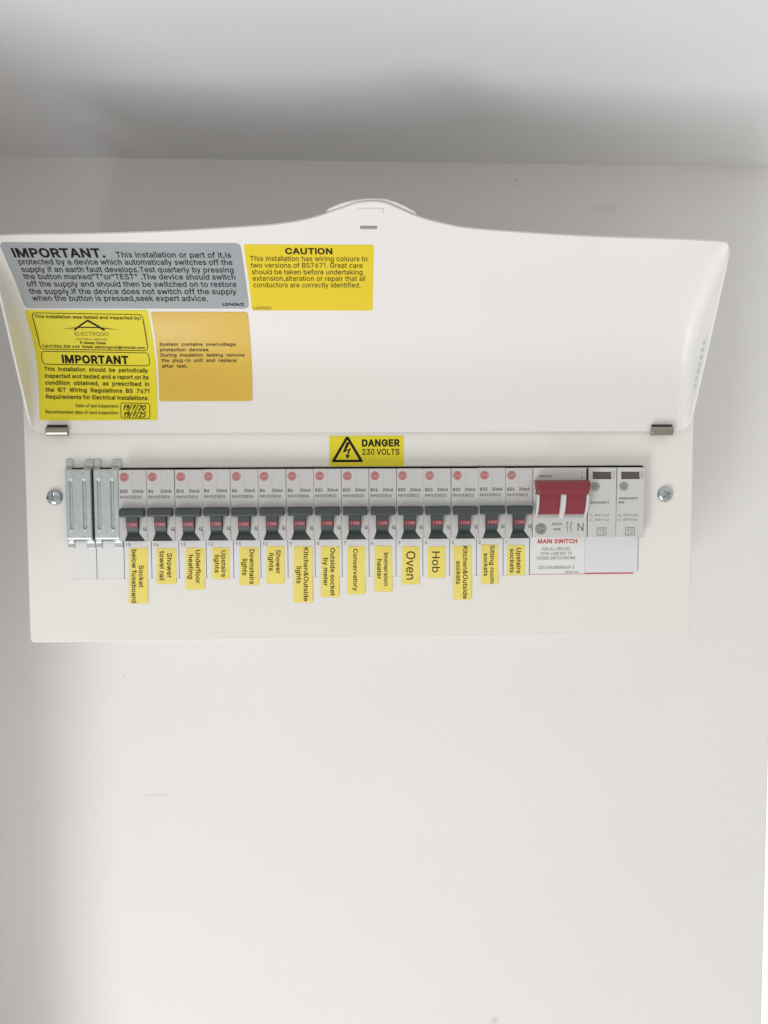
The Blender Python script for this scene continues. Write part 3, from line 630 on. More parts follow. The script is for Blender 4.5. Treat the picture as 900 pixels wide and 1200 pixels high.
# toggle: wide thumb bar on a curved stem
bm = bmesh.new()
cr = [(.0030, 21.2), (-.0030, 21.0), (-.0044, 20.2), (-.0052, 16.6), (-.0044, 15.5), (.0030, 15.3)]
L_, R_ = [], []
for y, z in cr:
    L_.append(bm.verts.new((1.0 * mm, y, z * mm))); R_.append(bm.verts.new((16.4 * mm, y, z * mm)))
n = len(cr); fs = []
for i in range(n): fs.append(bm.faces.new((L_[i], R_[i], R_[(i + 1) % n], L_[(i + 1) % n])))
fs.append(bm.faces.new(L_[::-1])); fs.append(bm.faces.new(R_))
bmesh.ops.recalc_face_normals(bm, faces=fs)
bmesh.ops.bevel(bm, geom=list({e for f in fs for e in f.edges}), offset=.0005, segments=2, affect='EDGES', profile=.5)
st = [(.006, 16.5), (-.0035, 16.2), (-.0030, 12.2), (-.0022, 9.0), (-.0006, 6.2), (.0026, 4.4), (.006, 4.2)]
L_, R_ = [], []
for y, z in st:
    L_.append(bm.verts.new((4.85 * mm, y, z * mm))); R_.append(bm.verts.new((12.05 * mm, y, z * mm)))
fs = [bm.faces.new((L_[i], R_[i], R_[i + 1], L_[i + 1])) for i in range(len(st) - 1)] + [bm.faces.new(L_[::-1]), bm.faces.new(R_)]
bmesh.ops.recalc_face_normals(bm, faces=bm.faces)
toggle_me = bpy.data.meshes.new('toggle'); bm.to_mesh(toggle_me); bm.free(); toggle_me.materials.append(M['slate'])
def stem_y(z):
    for (ya, za), (yb, zb) in zip(st[1:], st[2:]):
        if zb <= z <= za: return ya + (yb - ya) * (za - z) / (za - zb)
    return -.003
bm = bmesh.new()
zz = [12.25, 11.2, 10.2, 9.0]
pv = [(bm.verts.new((4.87 * mm, stem_y(z) - .00012, z * mm)), bm.verts.new((12.03 * mm, stem_y(z) - .00012, z * mm))) for z in zz]
for a, b in zip(pv, pv[1:]): bm.faces.new((a[0], b[0], b[1], a[1]))
up(bm)
band_me = bpy.data.meshes.new('indicator_band'); bm.to_mesh(band_me); bm.free(); band_me.materials.append(M['redband'])
bm = bmesh.new(); text(bm, 'I ON', 6.0, 11.3, 9.75, 1.75, lambda u, v: (u * mm, stem_y(v) - .00022, v * mm), bold=.012)
up(bm); on_me = bpy.data.meshes.new('lettering'); bm.to_mesh(on_me); bm.free(); on_me.materials.append(M['pinktext'])
bm = bmesh.new(); emblem_bm(bm, 3.8, 40.5, 2.75, flat(-.00010)); up(bm)
emblem_me = bpy.data.meshes.new('emblem'); bm.to_mesh(emblem_me); bm.free(); emblem_me.materials.append(M['emblem'])
bm = bmesh.new()
f0 = flat(-.00006)
for pts in ([(8.75, 23.0), (9.0, 23.0), (9.0, 44.6), (8.75, 44.6)],): poly(bm, pts, f0)
stroke(bm, [(1.4, 22.3), (1.4, 24.6), (7.2, 24.6), (7.2, 22.3)], .16, f0)
up(bm); seam_me = bpy.data.meshes.new('seam'); bm.to_mesh(seam_me); bm.free(); seam_me.materials.append(M['seam'])
print_me = {}
def rating_print(rt):
    if rt not in print_me:
        bm = bmesh.new(); f = flat(-.00010)
        text(bm, rt, 1.05, 1.05 + (4.6 if len(rt) == 3 else 3.2), 30.6, 1.85, f, bold=.022)
        text(bm, '30mA', 8.7, 15.6, 30.6, 1.85, f, bold=.018)
        text(bm, 'NHXS1B%02d' % int(rt[1:]), 1.05, 14.4, 27.0, 1.8, f, bold=.008)
        up(bm); me = bpy.data.meshes.new('lettering'); bm.to_mesh(me); bm.free(); me.materials.append(M['greyink']); print_me[rt] = me
    return print_me[rt]
ratings = {15: 'B20', 14: 'B6', 13: 'B16', 12: 'B6', 11: 'B6', 10: 'B6', 9: 'B6', 8: 'B20', 7: 'B20', 6: 'B16', 5: 'B32', 4: 'B32', 3: 'B32', 2: 'B32', 1: 'B32'}
over = {15: 'Socket below fuseboard', 14: 'Shower towel rail', 13: 'Underfloor heating', 12: 'Upstairs lights', 11: 'Downstairs lights', 10: 'Shower lights', 9: 'Kitchen & Outside lights',
        8: 'Outside socket by meter', 7: 'Conservatory', 6: 'Immersion heater', 5: 'Oven', 4: 'Hob', 3: 'Kitchen & Outside sockets', 2: 'Sitting room sockets', 1: 'Upstairs sockets'}
def new_part(name, me, parent):
    o = bpy.data.objects.new(name, me); C.objects.link(o); o.parent = parent; return o
for i in range(15):
    num = 15 - i
    br = empty('circuit_breaker', (PX0 + PM * i, YF + random.uniform(-.00018, .00018), ZB + random.uniform(-.00008, .00008)))
    br.rotation_euler = (math.radians(random.uniform(-.25, .25)), math.radians(random.uniform(-.22, .22)), math.radians(random.uniform(-.35, .35)))
    tag(br, "grey circuit breaker marked %s above the yellow '%s' label" % (ratings[num], over[num]), 'circuit breaker', 'circuit breakers in a row along the rail')
    b = new_part('body', body_me, br)
    new_part('liner', liner_me, br); new_part('test_screw', plug_me, br); new_part('slot_floor', floor_me, br); new_part('seam', seam_me, b)
    t = new_part('toggle', toggle_me, br); t.location = ((random.random() - .5) * .0002, 0, (random.random() - .5) * .0002)
    new_part('indicator_band', band_me, t); new_part('lettering', on_me, t)
    new_part('emblem', emblem_me, br); new_part('lettering', rating_print(ratings[num]), br)

# ------------------------------------------------------------------ main switch
ms = empty('main_switch', (.1057, YF, ZB))
tag(ms, 'main switch with a broad red lever standing between two white ribs', 'main switch')
me = plate_mesh('body', [[(.0001, 0), (.0350, 0), (.0350, .045), (.0001, .045)]], 0, .050, .0003); link('body', me, M['switchbody'], ms)
def prism(bm, prof_, xa, xb, bev):
    L_ = [bm.verts.new((xa * mm, y * mm, z * mm)) for y, z in prof_]; R_ = [bm.verts.new((xb * mm, y * mm, z * mm)) for y, z in prof_]
    n = len(prof_)
    fs = [bm.faces.new((L_[i], R_[i], R_[(i + 1) % n], L_[(i + 1) % n])) for i in range(n)] + [bm.faces.new(L_[::-1]), bm.faces.new(R_)]
    bmesh.ops.recalc_face_normals(bm, faces=fs)
    if bev: bmesh.ops.bevel(bm, geom=list({e for f in fs for e in f.edges}), offset=bev * mm, segments=2, affect='EDGES', profile=.5)
bm = bmesh.new()
# grip: wider at its top edge, its lower corners drawn in
gp = [(1, 37.2), (-6.5, 37.0), (-9.2, 35.6), (-9.6, 31.0), (-8.6, 28.0), (1, 27.6)]
wid = [(.6, 34.9), (.5, 35.0), (.6, 34.9), (1.2, 34.3), (2.2, 33.2), (2.2, 33.2)]
L_ = [bm.verts.new((w_[0] * mm, y * mm, z * mm)) for (y, z), w_ in zip(gp, wid)]; R_ = [bm.verts.new((w_[1] * mm, y * mm, z * mm)) for (y, z), w_ in zip(gp, wid)]
n = len(gp); fs = [bm.faces.new((L_[i], R_[i], R_[(i + 1) % n], L_[(i + 1) % n])) for i in range(n)] + [bm.faces.new(L_[::-1]), bm.faces.new(R_)]
bmesh.ops.recalc_face_normals(bm, faces=fs)
bmesh.ops.bevel(bm, geom=list({e for f in fs for e in f.edges}), offset=.0006, segments=2, affect='EDGES', profile=.5)
dr = [(1, 28.5), (-7.4, 28.3), (-6.6, 24.5), (-5.0, 19.5), (-2.6, 15.4), (1, 15.0)]
prism(bm, dr, 2.8, 16.0, .25); prism(bm, dr, 19.4, 32.2, .25)
bmobj('lever', bm, M['red'], ms)
for xa, xb, ytop in ((1.0, 2.5, 0), (16.1, 19.2, 1.2), (32.5, 34.1, 0)):
    bm = bmesh.new()
    z_b = 12.6 if ytop else 13.6
    rp = [(.5, z_b), (-1.2 - ytop, z_b), (-5.0 - ytop, 17.0), (-7.6 - ytop, 22.0), (-8.6 - ytop, 27.2), (-8.0 - ytop, 28.4), (.5, 28.4)]
    prism(bm, rp, xa, xb, .35); bmobj('rib', bm, M['switchbody'], ms)
bm = bmesh.new(); box(bm, 2.4 * mm, 32.7 * mm, -.0006, .001, 12.9 * mm, 15.4 * mm, .0002); bmobj('lever_recess', bm, M['seam'], ms)
bm = bmesh.new(); f = flat(-.00012)
text(bm, 'WSA102', 3.8, 11.8, 39.0, 1.35, f, bold=.01)
text(bm, 'AC22A', 12.1, 18.8, 8.2, 1.5, f, bold=.01); text(bm, '100A', 13.2, 18.0, 4.9, 1.45, f, bold=.01); text(bm, 'N', 28.9, 32.8, 4.4, 5.0, f, bold=-.004)
for cx in (22.4, 24.9):                          # the two-pole switch symbol
    stroke(bm, [(cx, 3.4), (cx, 5.4)], .25, f); stroke(bm, [(cx, 5.4), (cx - .75, 8.2)], .3, f); stroke(bm, [(cx, 8.2), (cx, 10.0)], .25, f)
    stroke(bm, [(cx - .45, 8.6), (cx + .45, 8.6)], .25, f); stroke(bm, [(cx - .5, 9.4), (cx, 10.2), (cx + .5, 9.4)], .25, f)
stroke(bm, [(21.9, 6.8), (24.6, 6.8)], .15, f)
poly(bm, [(31.4, 41.4), (31.8, 41.4), (31.8, 42.6), (31.4, 42.6)], f); poly(bm, [(31.4, 38.0), (31.8, 38.0), (31.8, 39.6), (31.4, 39.6)], f)
up(bm); bmobj('lettering', bm, M['greyink'], ms)
bm = bmesh.new(); emblem_bm(bm, 5.2, 5.9, 3.6, f); up(bm); bmobj('emblem', bm, M['greyink'], ms)
bm = bmesh.new(); box(bm, 34.3 * mm, 35.05 * mm, -.00025, .003, 37.2 * mm, 44.6 * mm); box(bm, 35.02 * mm, 35.45 * mm, .0006, .003, .2 * mm, 44.8 * mm); bmobj('gap_strip', bm, M['inside'], ms)

# ------------------------------------------------------------------ surge protectors
spd_body = plate_mesh('body', [[(.0002, 0), (.0183, 0), (.0183, .045), (.0002, .045)], [(.0030, .0376), (.0150, .0376), (.0150, .0423), (.0030, .0423)]], 0, .050, .0003)
spd_body.materials.append(M['switchbody'])
for i in range(2):
    s = empty('surge_protector', (.1412 + .0185 * i, YF, ZB))
    tag(s, ('white surge protector module right beside the main switch lever', 'white surge protector module at the outer end of the row')[i], 'surge protector', 'surge protectors next to the main switch')
    new_part('body', spd_body, s)
    bm = bmesh.new(); box(bm, 2.9 * mm, 15.1 * mm, .0010, .003, 37.5 * mm, 42.4 * mm); bmobj('indicator_window', bm, M['windowdark'], s)
    bm = bmesh.new(); box(bm, 15.3 * mm, 16.7 * mm, -.0006, .001, 37.5 * mm, 42.4 * mm, .0002); bmobj('catch', bm, M['seam'], s)
    bm = bmesh.new(); emblem_bm(bm, 4.6, 33.0, 2.9, f, word=False); up(bm); bmobj('emblem', bm, M['midink'], s)
    bm = bmesh.new()
    if i == 0: text(bm, 'WNSPDWBT2', 1.4, 13.7, 21.9, 1.25, f, bold=.01)
    else: text(bm, 'WNSPDWBT2', 1.4, 13.7, 24.5, 1.25, f, bold=.01); text(bm, 'NPE', 1.4, 5.0, 21.9, 1.25, f, bold=.01)
    text(bm, 'U', 1.3, 2.4, 13.8, 1.3, f); text(bm, 'N', 2.55, 3.1, 13.5, .7, f); text(bm, '240 V a.c', 4.6, 13.9, 13.8, 1.3, f)
    text(bm, 'U', 1.3, 2.4, 10.9, 1.3, f); text(bm, 'c', 2.55, 3.1, 10.6, .7, f); text(bm, '260 V a.c', 4.6, 13.9, 10.9, 1.3, f)
    stroke(bm, [(6.2, 1.5), (11.9, 1.5), (11.9, 6.2), (6.2, 6.2)], .3, f, closed=True); text(bm, 'T2', 7.2, 10.9, 2.6, 2.5, f, bold=-.006)
    up(bm); bmobj('lettering', bm, M['greyink'], s)

# ------------------------------------------------------------------ zinc blanking plates
def blank_mesh():
    W_, z0, z1 = 17.2, 61.0, 117.8
    def dep(x, z):
        sm = lambda a, b, t: (lambda k: k * k * (3 - 2 * k))(max(0, min(1, (t - a) / (b - a))))
        k = sm(64.4, 68.0, z) * (1 - sm(111.2, 114.0, z))
        d = 1.0 + 4.4 * k
        d -= 2.6 * k * (1 - sm(0, 1.1, x)) + 4.0 * k * sm(W_ - 1.0, W_, x)
        for gx in (3.9, 12.2):
            g = sm(gx - 1.1, gx - .5, x) * (1 - sm(gx + .5, gx + 1.1, x)) * sm(73.4, 74.6, z) * (1 - sm(104.4, 105.4, z))
            d -= 1.25 * g
            q = math.hypot(x - gx, (z - 105.6)); d += .3 * max(0, 1 - q / .8)
            q = math.hypot(x - gx, (z - 73.2)); d += .3 * max(0, 1 - q / .8)
        return d
    bm = bmesh.new(); nx, nz = 62, 150; g = {}
    def inside(x, z):
        if 4.4 < x < 12.0 and (z > 111.6): return False
        if 4.0 < x < 11.8 and (z < 66.2): return False
        return True
    X = [W_ * i / nx for i in range(nx + 1)]; Z = [z0 + (z1 - z0) * j / nz for j in range(nz + 1)]
    for i, x in enumerate(X):
        for j, z in enumerate(Z): g[i, j] = bm.verts.new((x * mm, -dep(x, z) * mm, z * mm))
    for i in range(nx):
        for j in range(nz):
            if inside((X[i] + X[i + 1]) / 2, (Z[j] + Z[j + 1]) / 2): bm.faces.new((g[i, j], g[i + 1, j], g[i + 1, j + 1], g[i, j + 1]))
    for v_ in [v_ for v_ in bm.verts if not v_.link_faces]: bm.verts.remove(v_)
    up(bm)
    me = bpy.data.meshes.new('blanking_plate'); bm.to_mesh(me); bm.free()
    for p in me.polygons: p.use_smooth = True
    me.materials.append(M['zinc']); return me
bl = blank_mesh()
for i, xb in enumerate((-.1919, -.1744)):
    o = bpy.data.objects.new('blanking_plate', bl); C.objects.link(o); o.location = (xb, 0, 0)
    sdm = o.modifiers.new('thickness', 'SOLIDIFY'); sdm.thickness = .0008; sdm.offset = -1
    tag(o, ('ribbed zinc blanking plate nearest the cover screw, outermost of the pair', 'ribbed zinc blanking plate touching the first B20 circuit breaker')[i], 'blanking plate', 'blanking plates covering the empty ways')

# ------------------------------------------------------------------ label strip under the breakers
strip = empty('label_strip', (0, 0, 0)); tag(strip, 'long white numbered card strip running under the row of breakers', 'label strip')
YS = -.00035
me = plate_mesh('card', [rrect(-.1910, .1056, .0408, .0657, .0004, 2)], YS, -.00002, .00005); link('card', me, M['card'], strip)
fs_ = flat(YS - .00006)
bm = bmesh.new()
for i in range(-1, 16):
    x = -156.9 + 17.5 * i
    if i == 15: x = 105.4
    poly(bm, [(x - .2, 40.9), (x + .2, 40.9), (x + .2, 65.6), (x - .2, 65.6)], fs_)
poly(bm, [(-157, 65.3), (105.4, 65.3), (105.4, 65.6), (-157, 65.6)], flat(YS - .00004))
up(bm); bmobj('divider', bm, M['line'], strip)
bm = bmesh.new()
for i in range(15):
    num = str(15 - i); x = -156.9 + 17.5 * i + 1.2
    text(bm, num, x, x + (1.6 if len(num) == 1 else 3.3) * (.55 if num == '1' else 1), 62.0, 2.15, fs_)
up(bm); bmobj('lettering', bm, M['greyink'], strip)
bm = bmesh.new(); poly(bm, [(-190.9, 40.9), (105, 40.9), (105, 41.05), (-190.9, 41.05)], fs_); up(bm); bmobj('edge_line', bm, M['seam'], strip)

mc = empty('main_switch_card', (0, 0, 0)); tag(mc, 'white card printed MAIN SWITCH in red under the red lever', 'card label')
me = plate_mesh('card', [rrect(.1058, .1418, .0412, .0659, .0003, 2)], YS, -.00002, .00005); link('card', me, M['card'], mc)
def cz(py): return 66 - (py - 629) * .566
def cx(px): return 105.7 + (px - 620.6) * .5625
bm = bmesh.new(); text(bm, 'MAIN SWITCH', cx(629.6), cx(675.8), cz(636.3), 2.6, fs_, bold=.022); poly(bm, [(106, 41.3), (141.5, 41.3), (141.5, 41.6), (106, 41.6)], fs_)
up(bm); o = bmobj('lettering', bm, M['redink'], mc)
bm = bmesh.new()
for t_, a, b, y, c_ in (('FOR ALL CIRCUITS', 634.9, 667.8, 644.6, 1.9), ('TOTAL LOAD NOT TO', 632.6, 669.6, 649.8, 1.9), ('EXCEED SWITCH RATING', 629, 673.6, 655.1, 1.9), ('230V 50Hz BSEN61439-3', 630.4, 672.6, 666, 1.9), ('B30813-INL', 662.4, 677.6, 671.2, 1.25)):
    text(bm, t_, cx(a), cx(b), cz(y), c_, fs_, bold=.004)
up(bm); bmobj('lettering', bm, M['greyink'], mc)
lc = empty('blank_card', (0, 0, 0)); tag(lc, 'blank lilac-white card with a red lower edge under the surge protectors', 'card label')
me = plate_mesh('card', [rrect(.1420, .1768, .0423, .0661, .0003, 2)], -.0004, -.00002, .00008); link('card', me, M['lilac'], lc)
bm = bmesh.new(); box(bm, .1415, .1742, -.00035, -.00003, .0414, .0421); bmobj('red_edge', bm, M['redink'], lc)
bm = bmesh.new(); box(bm, .1771, .1773, -.0005, -.00003, .0432, .0655); bmobj('clear_edge', bm, M['seam'], lc)

# ------------------------------------------------------------------ yellow tape labels
TAPE = {  # corners: top-left, top-right, bottom-left, bottom-right (x, z in mm); lines: (text, start, end along the tape)
 15: ((-153.5, 61.0), (-141.7, 60.9), (-154.4, 25.0), (-142.5, 24.9), [('Socket', .31, .71), ('below fuseboard', .03, .985)]),
 14: ((-135.9, 60.7), (-123.5, 60.6), (-136.4, 37.6), (-123.9, 37.5), [('Shower', .14, .83), ('towel rail', .08, .90)]),
 13: ((-117.4, 60.7), (-105.3, 60.6), (-117.9, 33.9), (-105.8, 33.8), [('Underfloor', .05, .86), ('heating', .165, .745)]),
 12: ((-100.4, 60.8), (-89.2, 60.7), (-100.8, 40.4), (-89.6, 40.3), [('Upstairs', .09, .935), ('lights', .23, .80)]),
 11: ((-82.9, 61.0), (-70.7, 60.9), (-83.3, 36.2), (-71.0, 36.1), [('Downstairs', .06, .97), ('lights', .31, .74)]),
 10: ((-65.6, 61.4), (-54.0, 61.3), (-66.0, 37.2), (-54.3, 37.1), [('Shower', .10, .735), ('lights', .19, .665)]),
 9: ((-48.0, 61.3), (-35.9, 61.2), (-48.4, 24.7), (-36.3, 24.6), [('Kitchen&Outside', .025, .98), ('lights', .36, .665)]),
 8: ((-30.6, 61.1), (-18.8, 61.0), (-30.9, 28.0), (-19.0, 27.9), [('Outside socket', .035, .975), ('by meter', .23, .78)]),
 7: ((-13.3, 61.0), (-1.9, 60.9), (-13.5, 29.7), (-2.0, 29.6), [('Conservatory', .055, .935)]),
 6: ((4.2, 61.1), (15.7, 61.0), (4.1, 31.2), (15.6, 31.1), [('Immersion', .15, .87), ('heater', .29, .73)]),
 5: ((22.0, 60.7), (33.5, 60.6), (21.9, 35.9), (33.4, 35.8), [('Oven', .135, .88)]),
 4: ((38.9, 60.6), (50.2, 60.5), (38.9, 39.9), (50.2, 39.8), [('Hob', .17, .83)]),
 3: ((55.6, 60.7), (67.4, 60.6), (55.7, 25.4), (67.4, 25.3), [('Kitchen&Outside', .006, .985), ('sockets', .28, .71)]),
 2: ((73.8, 61.4), (84.8, 61.3), (73.9, 35.6), (84.9, 35.5), [('Sitting room', .015, .99), ('sockets', .22, .80)]),
 1: ((90.8, 60.9), (102.4, 60.9), (90.9, 41.3), (102.5, 41.2), [('Upstairs', .10, .94), ('sockets', .125, .925)])}
YT = YS - .00012
for k, (tl, tr, bl_, brr, lines) in TAPE.items():
    def P2(a, v_): # a along the tape from its top, v_ across from its left edge, both 0..1
        l = (tl[0] + (bl_[0] - tl[0]) * a, tl[1] + (bl_[1] - tl[1]) * a); r = (tr[0] + (brr[0] - tr[0]) * a, tr[1] + (brr[1] - tr[1]) * a)
        return (l[0] + (r[0] - l[0]) * v_, l[1] + (r[1] - l[1]) * v_)
    Ln = tl[1] - bl_[1]; Wd = tr[0] - tl[0]
    rnd = random.Random(k)
    lift = [rnd.random() * .00012 for _ in range(4)]
    def yy(a, v_): return YT - .00006 * (1 + math.sin(a * 7 + k) * .5) - (lift[1] * a * a * v_ + lift[2] * a * a * (1 - v_)) * 1.0 - .00008 * math.sin(v_ * 5 + k)
    bm = bmesh.new(); gn = {}
    for i in range(25):
        for j in range(9):
            p = P2(i / 24, j / 8); gn[i, j] = bm.verts.new((p[0] * mm, yy(i / 24, j / 8), p[1] * mm))
    for i in range(24):
        for j in range(8): bm.faces.new((gn[i, j], gn[i + 1, j], gn[i + 1, j + 1], gn[i, j + 1]))
    up(bm)
    tp = bmobj('tape_label', bm, M['tape'], None, False)
    sdm = tp.modifiers.new('thickness', 'SOLIDIFY'); sdm.thickness = .00005; sdm.offset = -1
    tag(tp, "yellow tape label lettered '%s' under breaker number %d" % (over[k].replace(' & ', '&'), k), 'tape label', 'yellow tape labels naming the circuits')
    def mp(u, v_):
        p = P2(u, v_); return (p[0] * mm, yy(u, v_) - .00010, p[1] * mm)
    bm = bmesh.new()
    if k in (5, 4): text(bm, lines[0][0], lines[0][1], lines[0][2], .25, (.50, .43)[k == 4], mp)
    elif k == 7: text(bm, lines[0][0], lines[0][1], lines[0][2], .33, .235, mp, bold=.008)
    else:
        for (t_, a, b), base in zip(lines, (.53, .15)): text(bm, t_, a, b, base, .245, mp, bold=.008)
    up(bm); bmobj('lettering', bm, M['brownink'], tp)

# ------------------------------------------------------------------ warning labels
def flap_label(name, m, X0, X1, s0, s1, r, label, cat='warning label', d=.00016, rip=0.0, skew=0.0):
    bm = bmesh.new(); nx, ns = 48, 40; g = []
    for i in range(nx + 1):
        # denser columns at the rounded corners
        t = i / nx; x = X0 + (X1 - X0) * (t - math.sin(2 * math.pi * t) / (2 * math.pi) * .8)
        k = max(0.0, max(X0 + r - x, x - (X1 - r))); c_ = r - math.sqrt(max(0, r * r - k * k))
        col = []
        for j in range(ns + 1):
            a, b = s0 + c_, s1 - c_
            s = a + (b - a) * j / ns
            dd = d + rip * (.5 + .5 * math.sin(s / 9.0 + .6) * math.sin(x / 17.0 + 1)) * .001
            col.append(bm.verts.new(FS((x + skew * (s - s0)) * mm, s * mm, dd)))
        g.append(col)
    for i in range(nx):
        for j in range(ns): bm.faces.new((g[i][j], g[i + 1][j], g[i + 1][j + 1], g[i][j + 1]))
    up(bm)
    o = bmobj(name, bm, m, None, True); sdm = o.modifiers.new('thickness', 'SOLIDIFY'); sdm.thickness = .0001; sdm.offset = -1
    tag(o, label, cat, 'warning labels stuck on the unit')
    return o
def fmap(d=.00028, rip=0.0): return lambda u, v_: FS(u * mm, v_ * mm, d + rip * (.5 + .5 * math.sin(v_ / 9.0 + .6) * math.sin(u / 17.0 + 1)) * .001)
fm_ = fmap()
o = flap_label('warning_label', M['greyvinyl'], -205.6, -71.6, 79.7, 126.3, 3.0, 'large silver grey label headed IMPORTANT across the corner of the open flap')
bm = bmesh.new()
text(bm, 'IMPORTANT.', -200.4, -149.0, 116.2, 5.9, fm_, bold=.022)
for t_, a, b, s in (('This installation or part of it,is', -142.9, -78.0, 116.2), ('protected by a device which automatically switches off the', -199.3, -77.9, 111.0),
                    ('supply if an earth fault develops.Test quarterly by pressing', -199.5, -77.9, 105.6), ('the button marked\u201cT\u201dor\u201cTEST\u201d .The device should switch', -199.9, -77.5, 100.45),
                    ('off the supply and should then be switched on to restore', -199.7, -77.5, 95.2), ('the supply.If the device does not switch off the supply', -199.9, -78.0, 89.95), ('when the button is pressed,seek expert advice.', -199.7, -95.7, 85.1)):
    text(bm, t_, a, b, s, 3.75, fm_, bold=.006)
text(bm, 'L39604/2', -87.5, -74.6, 81.9, 1.8, fm_, bold=.03)
up(bm); bmobj('lettering', bm, M['ink'], o)

o = flap_label('warning_label', M['yellow'], -70.0, 3.4, 78.5, 125.5, 1.4, 'yellow label headed CAUTION about wiring colours on the flap')
bm = bmesh.new(); text(bm, 'CAUTION', -46.9, -20.1, 119.0, 4.0, fm_, bold=.022)
for t_, a, b, s in (('This installation has wiring colours to', -67.4, 0, 114.0), ('two versions of BS7671. Great care', -67.5, -2.9, 109.2), ('should be taken before undertaking', -67.4, -2.9, 104.35), ('extension,alteration or repair that all', -67.4, -1.4, 99.7), ('conductors are correctly identified.', -67.5, -4.1, 95.0)):
    text(bm, t_, a, b, s, 3.45, fm_)
text(bm, 'L42352/2', -69.0, -58.3, 79.3, 1.9, fm_)
up(bm); bmobj('lettering', bm, M['brownink'], o)

o = flap_label('amber_label', M['amber'], -131.6, -72.9, 20.0, 77.4, 1.6, 'plain amber label about overvoltage protection devices, glossy and slightly rippled', rip=.35)
bm = bmesh.new(); fmr = fmap(.0003, .35)
for t_, a, b, s in (('System  contains  overvoltage', -129.3, -82.1, 54.9), ('protection  devices.', -129.3, -98.5, 51.4), ('During  insulation  testing  remove', -129.3, -77.1, 48.0), ('the  plug-in  unit  and  replace', -129.2, -82.4, 44.6), ('after  test.', -129.1, -113.1, 41.0)):
    text(bm, t_, a, b, s, 1.95, fmr, bold=.014)
up(bm); bmobj('lettering', bm, M['fadedink'], o)

o = flap_label('inspection_label', M['lime'], -206.4, -133.0, 8.0, 78.6, .9, 'lemon yellow inspection label with handwritten dates and a roof-shaped logo', d=.00018)
bm = bmesh.new(); fq = fmap(.0003)
sk = lambda x, s: (x, s - (x + 203) * .0175)          # the print runs slightly downhill
fk = lambda u, v_: fq(*sk(u, v_))
for (a, b, c_, d_) in ((-203.0, -136.9, 52.8, 76.7), (-203.1, -136.7, 43.2, 51.4)):
    stroke(bm, rrect(a, b, c_, d_, 2.2, 4), .42, fk, closed=True)
text(bm, 'This installation was tested and inspected by:', -201.8, -138.0, 73.3, 2.1, fk, bold=.012)
# roof logo with a swept line under it
stroke(bm, [(-180.0, 65.5), (-175.3, 68.9), (-170.4, 72.2)], 1.0, fk); stroke(bm, [(-170.6, 72.2), (-166.4, 69.2), (-161.6, 65.7)], 1.3, fk)
sw = []
for i in range(21):
    t = i / 20; sw.append((-187.3 + 34.8 * t, 66.0 + 1.5 * math.sin(math.pi * t)))
stroke(bm, sw, .75, fk, taper=lambda t: max(.12, math.sin(math.pi * t)))
text(bm, 'ELECTROGO', -180.1, -159.8, 61.9, 2.5, fk, bold=-.008)
text(bm, 'ELECTRICAL SERVICES', -179.8, -161.2, 59.0, 1.1, fk)
text(bm, '5 Osway Close', -178.1, -162.4, 56.5, 1.6, fk, bold=.02)
text(bm, 'Tel:07856 305 445  Email: electrogouk@hotmail.com', -201.6, -138.7, 53.9, 1.6, fk, bold=.016)
text(bm, 'IMPORTANT', -190.8, -149.7, 44.4, 4.6, fk, bold=.03)
for t_, a, b, s in (('This  installation  should  be  periodically', -202.6, -138.1, 39.1), ('inspected and tested and a report on its', -202.5, -137.9, 34.8), ('condition  obtained,  as  prescribed  in', -202.6, -137.7, 30.6), ('the  IET  Wiring  Regulations  BS  7671', -202.5, -137.8, 26.2), ('Requirements for Electrical Installations.', -202.4, -138.2, 21.8)):
    text(bm, t_, a, b, s, 2.45, fk, bold=.014)
text(bm, 'Date of last inspection:', -183.9, -157.1, 16.7, 1.95, fk, bold=.008); text(bm, 'Recommended date of next inspection:', -202.8, -157.2, 12.5, 1.95, fk, bold=.008)
stroke(bm, rrect(-155.8, -137.7, 10.2, 19.7, 1.1, 3), .38, fk, closed=True)
up(bm); bmobj('lettering', bm, M['ink'], o)
bm = bmesh.new()
def hand(x, s, k, strokes):
    for st_ in strokes: stroke(bm, [(x + (p[0] + p[1] * .28) * k, s + p[1] * k) for p in st_], .58, fk)
G = {'1': [[(.1, .7), (.35, 1), (.3, 0)]], '9': [[(.6, .75), (.35, 1), (.1, .8), (.2, .55), (.55, .65), (.6, .85), (.5, .3), (.25, 0)]], '/': [[(.05, -.15), (.35, 1.1)]],
     '7': [[(.05, .95), (.55, 1), (.3, .45), (.2, 0)], [(.1, .5), (.5, .52)]], '2': [[(.05, .8), (.3, 1), (.55, .8), (.35, .4), (.05, .02), (.6, .08)]],
     '0': [[(.35, 1), (.1, .7), (.1, .25), (.35, 0), (.6, .3), (.6, .75), (.35, 1)]], '5': [[(.6, 1), (.25, .98), (.15, .6), (.45, .58), (.55, .3), (.35, .02), (.05, .1)]]}
for word, s, x in (('19/7/20', 15.3, -154.9), ('19/7/25', 10.9, -154.7)):
    for ch in word: hand(x, s, 3.3, G[ch]); x += 2.25 if ch not in '/1' else 1.75
up(bm); bmobj('handwriting', bm, M['ink'], o)

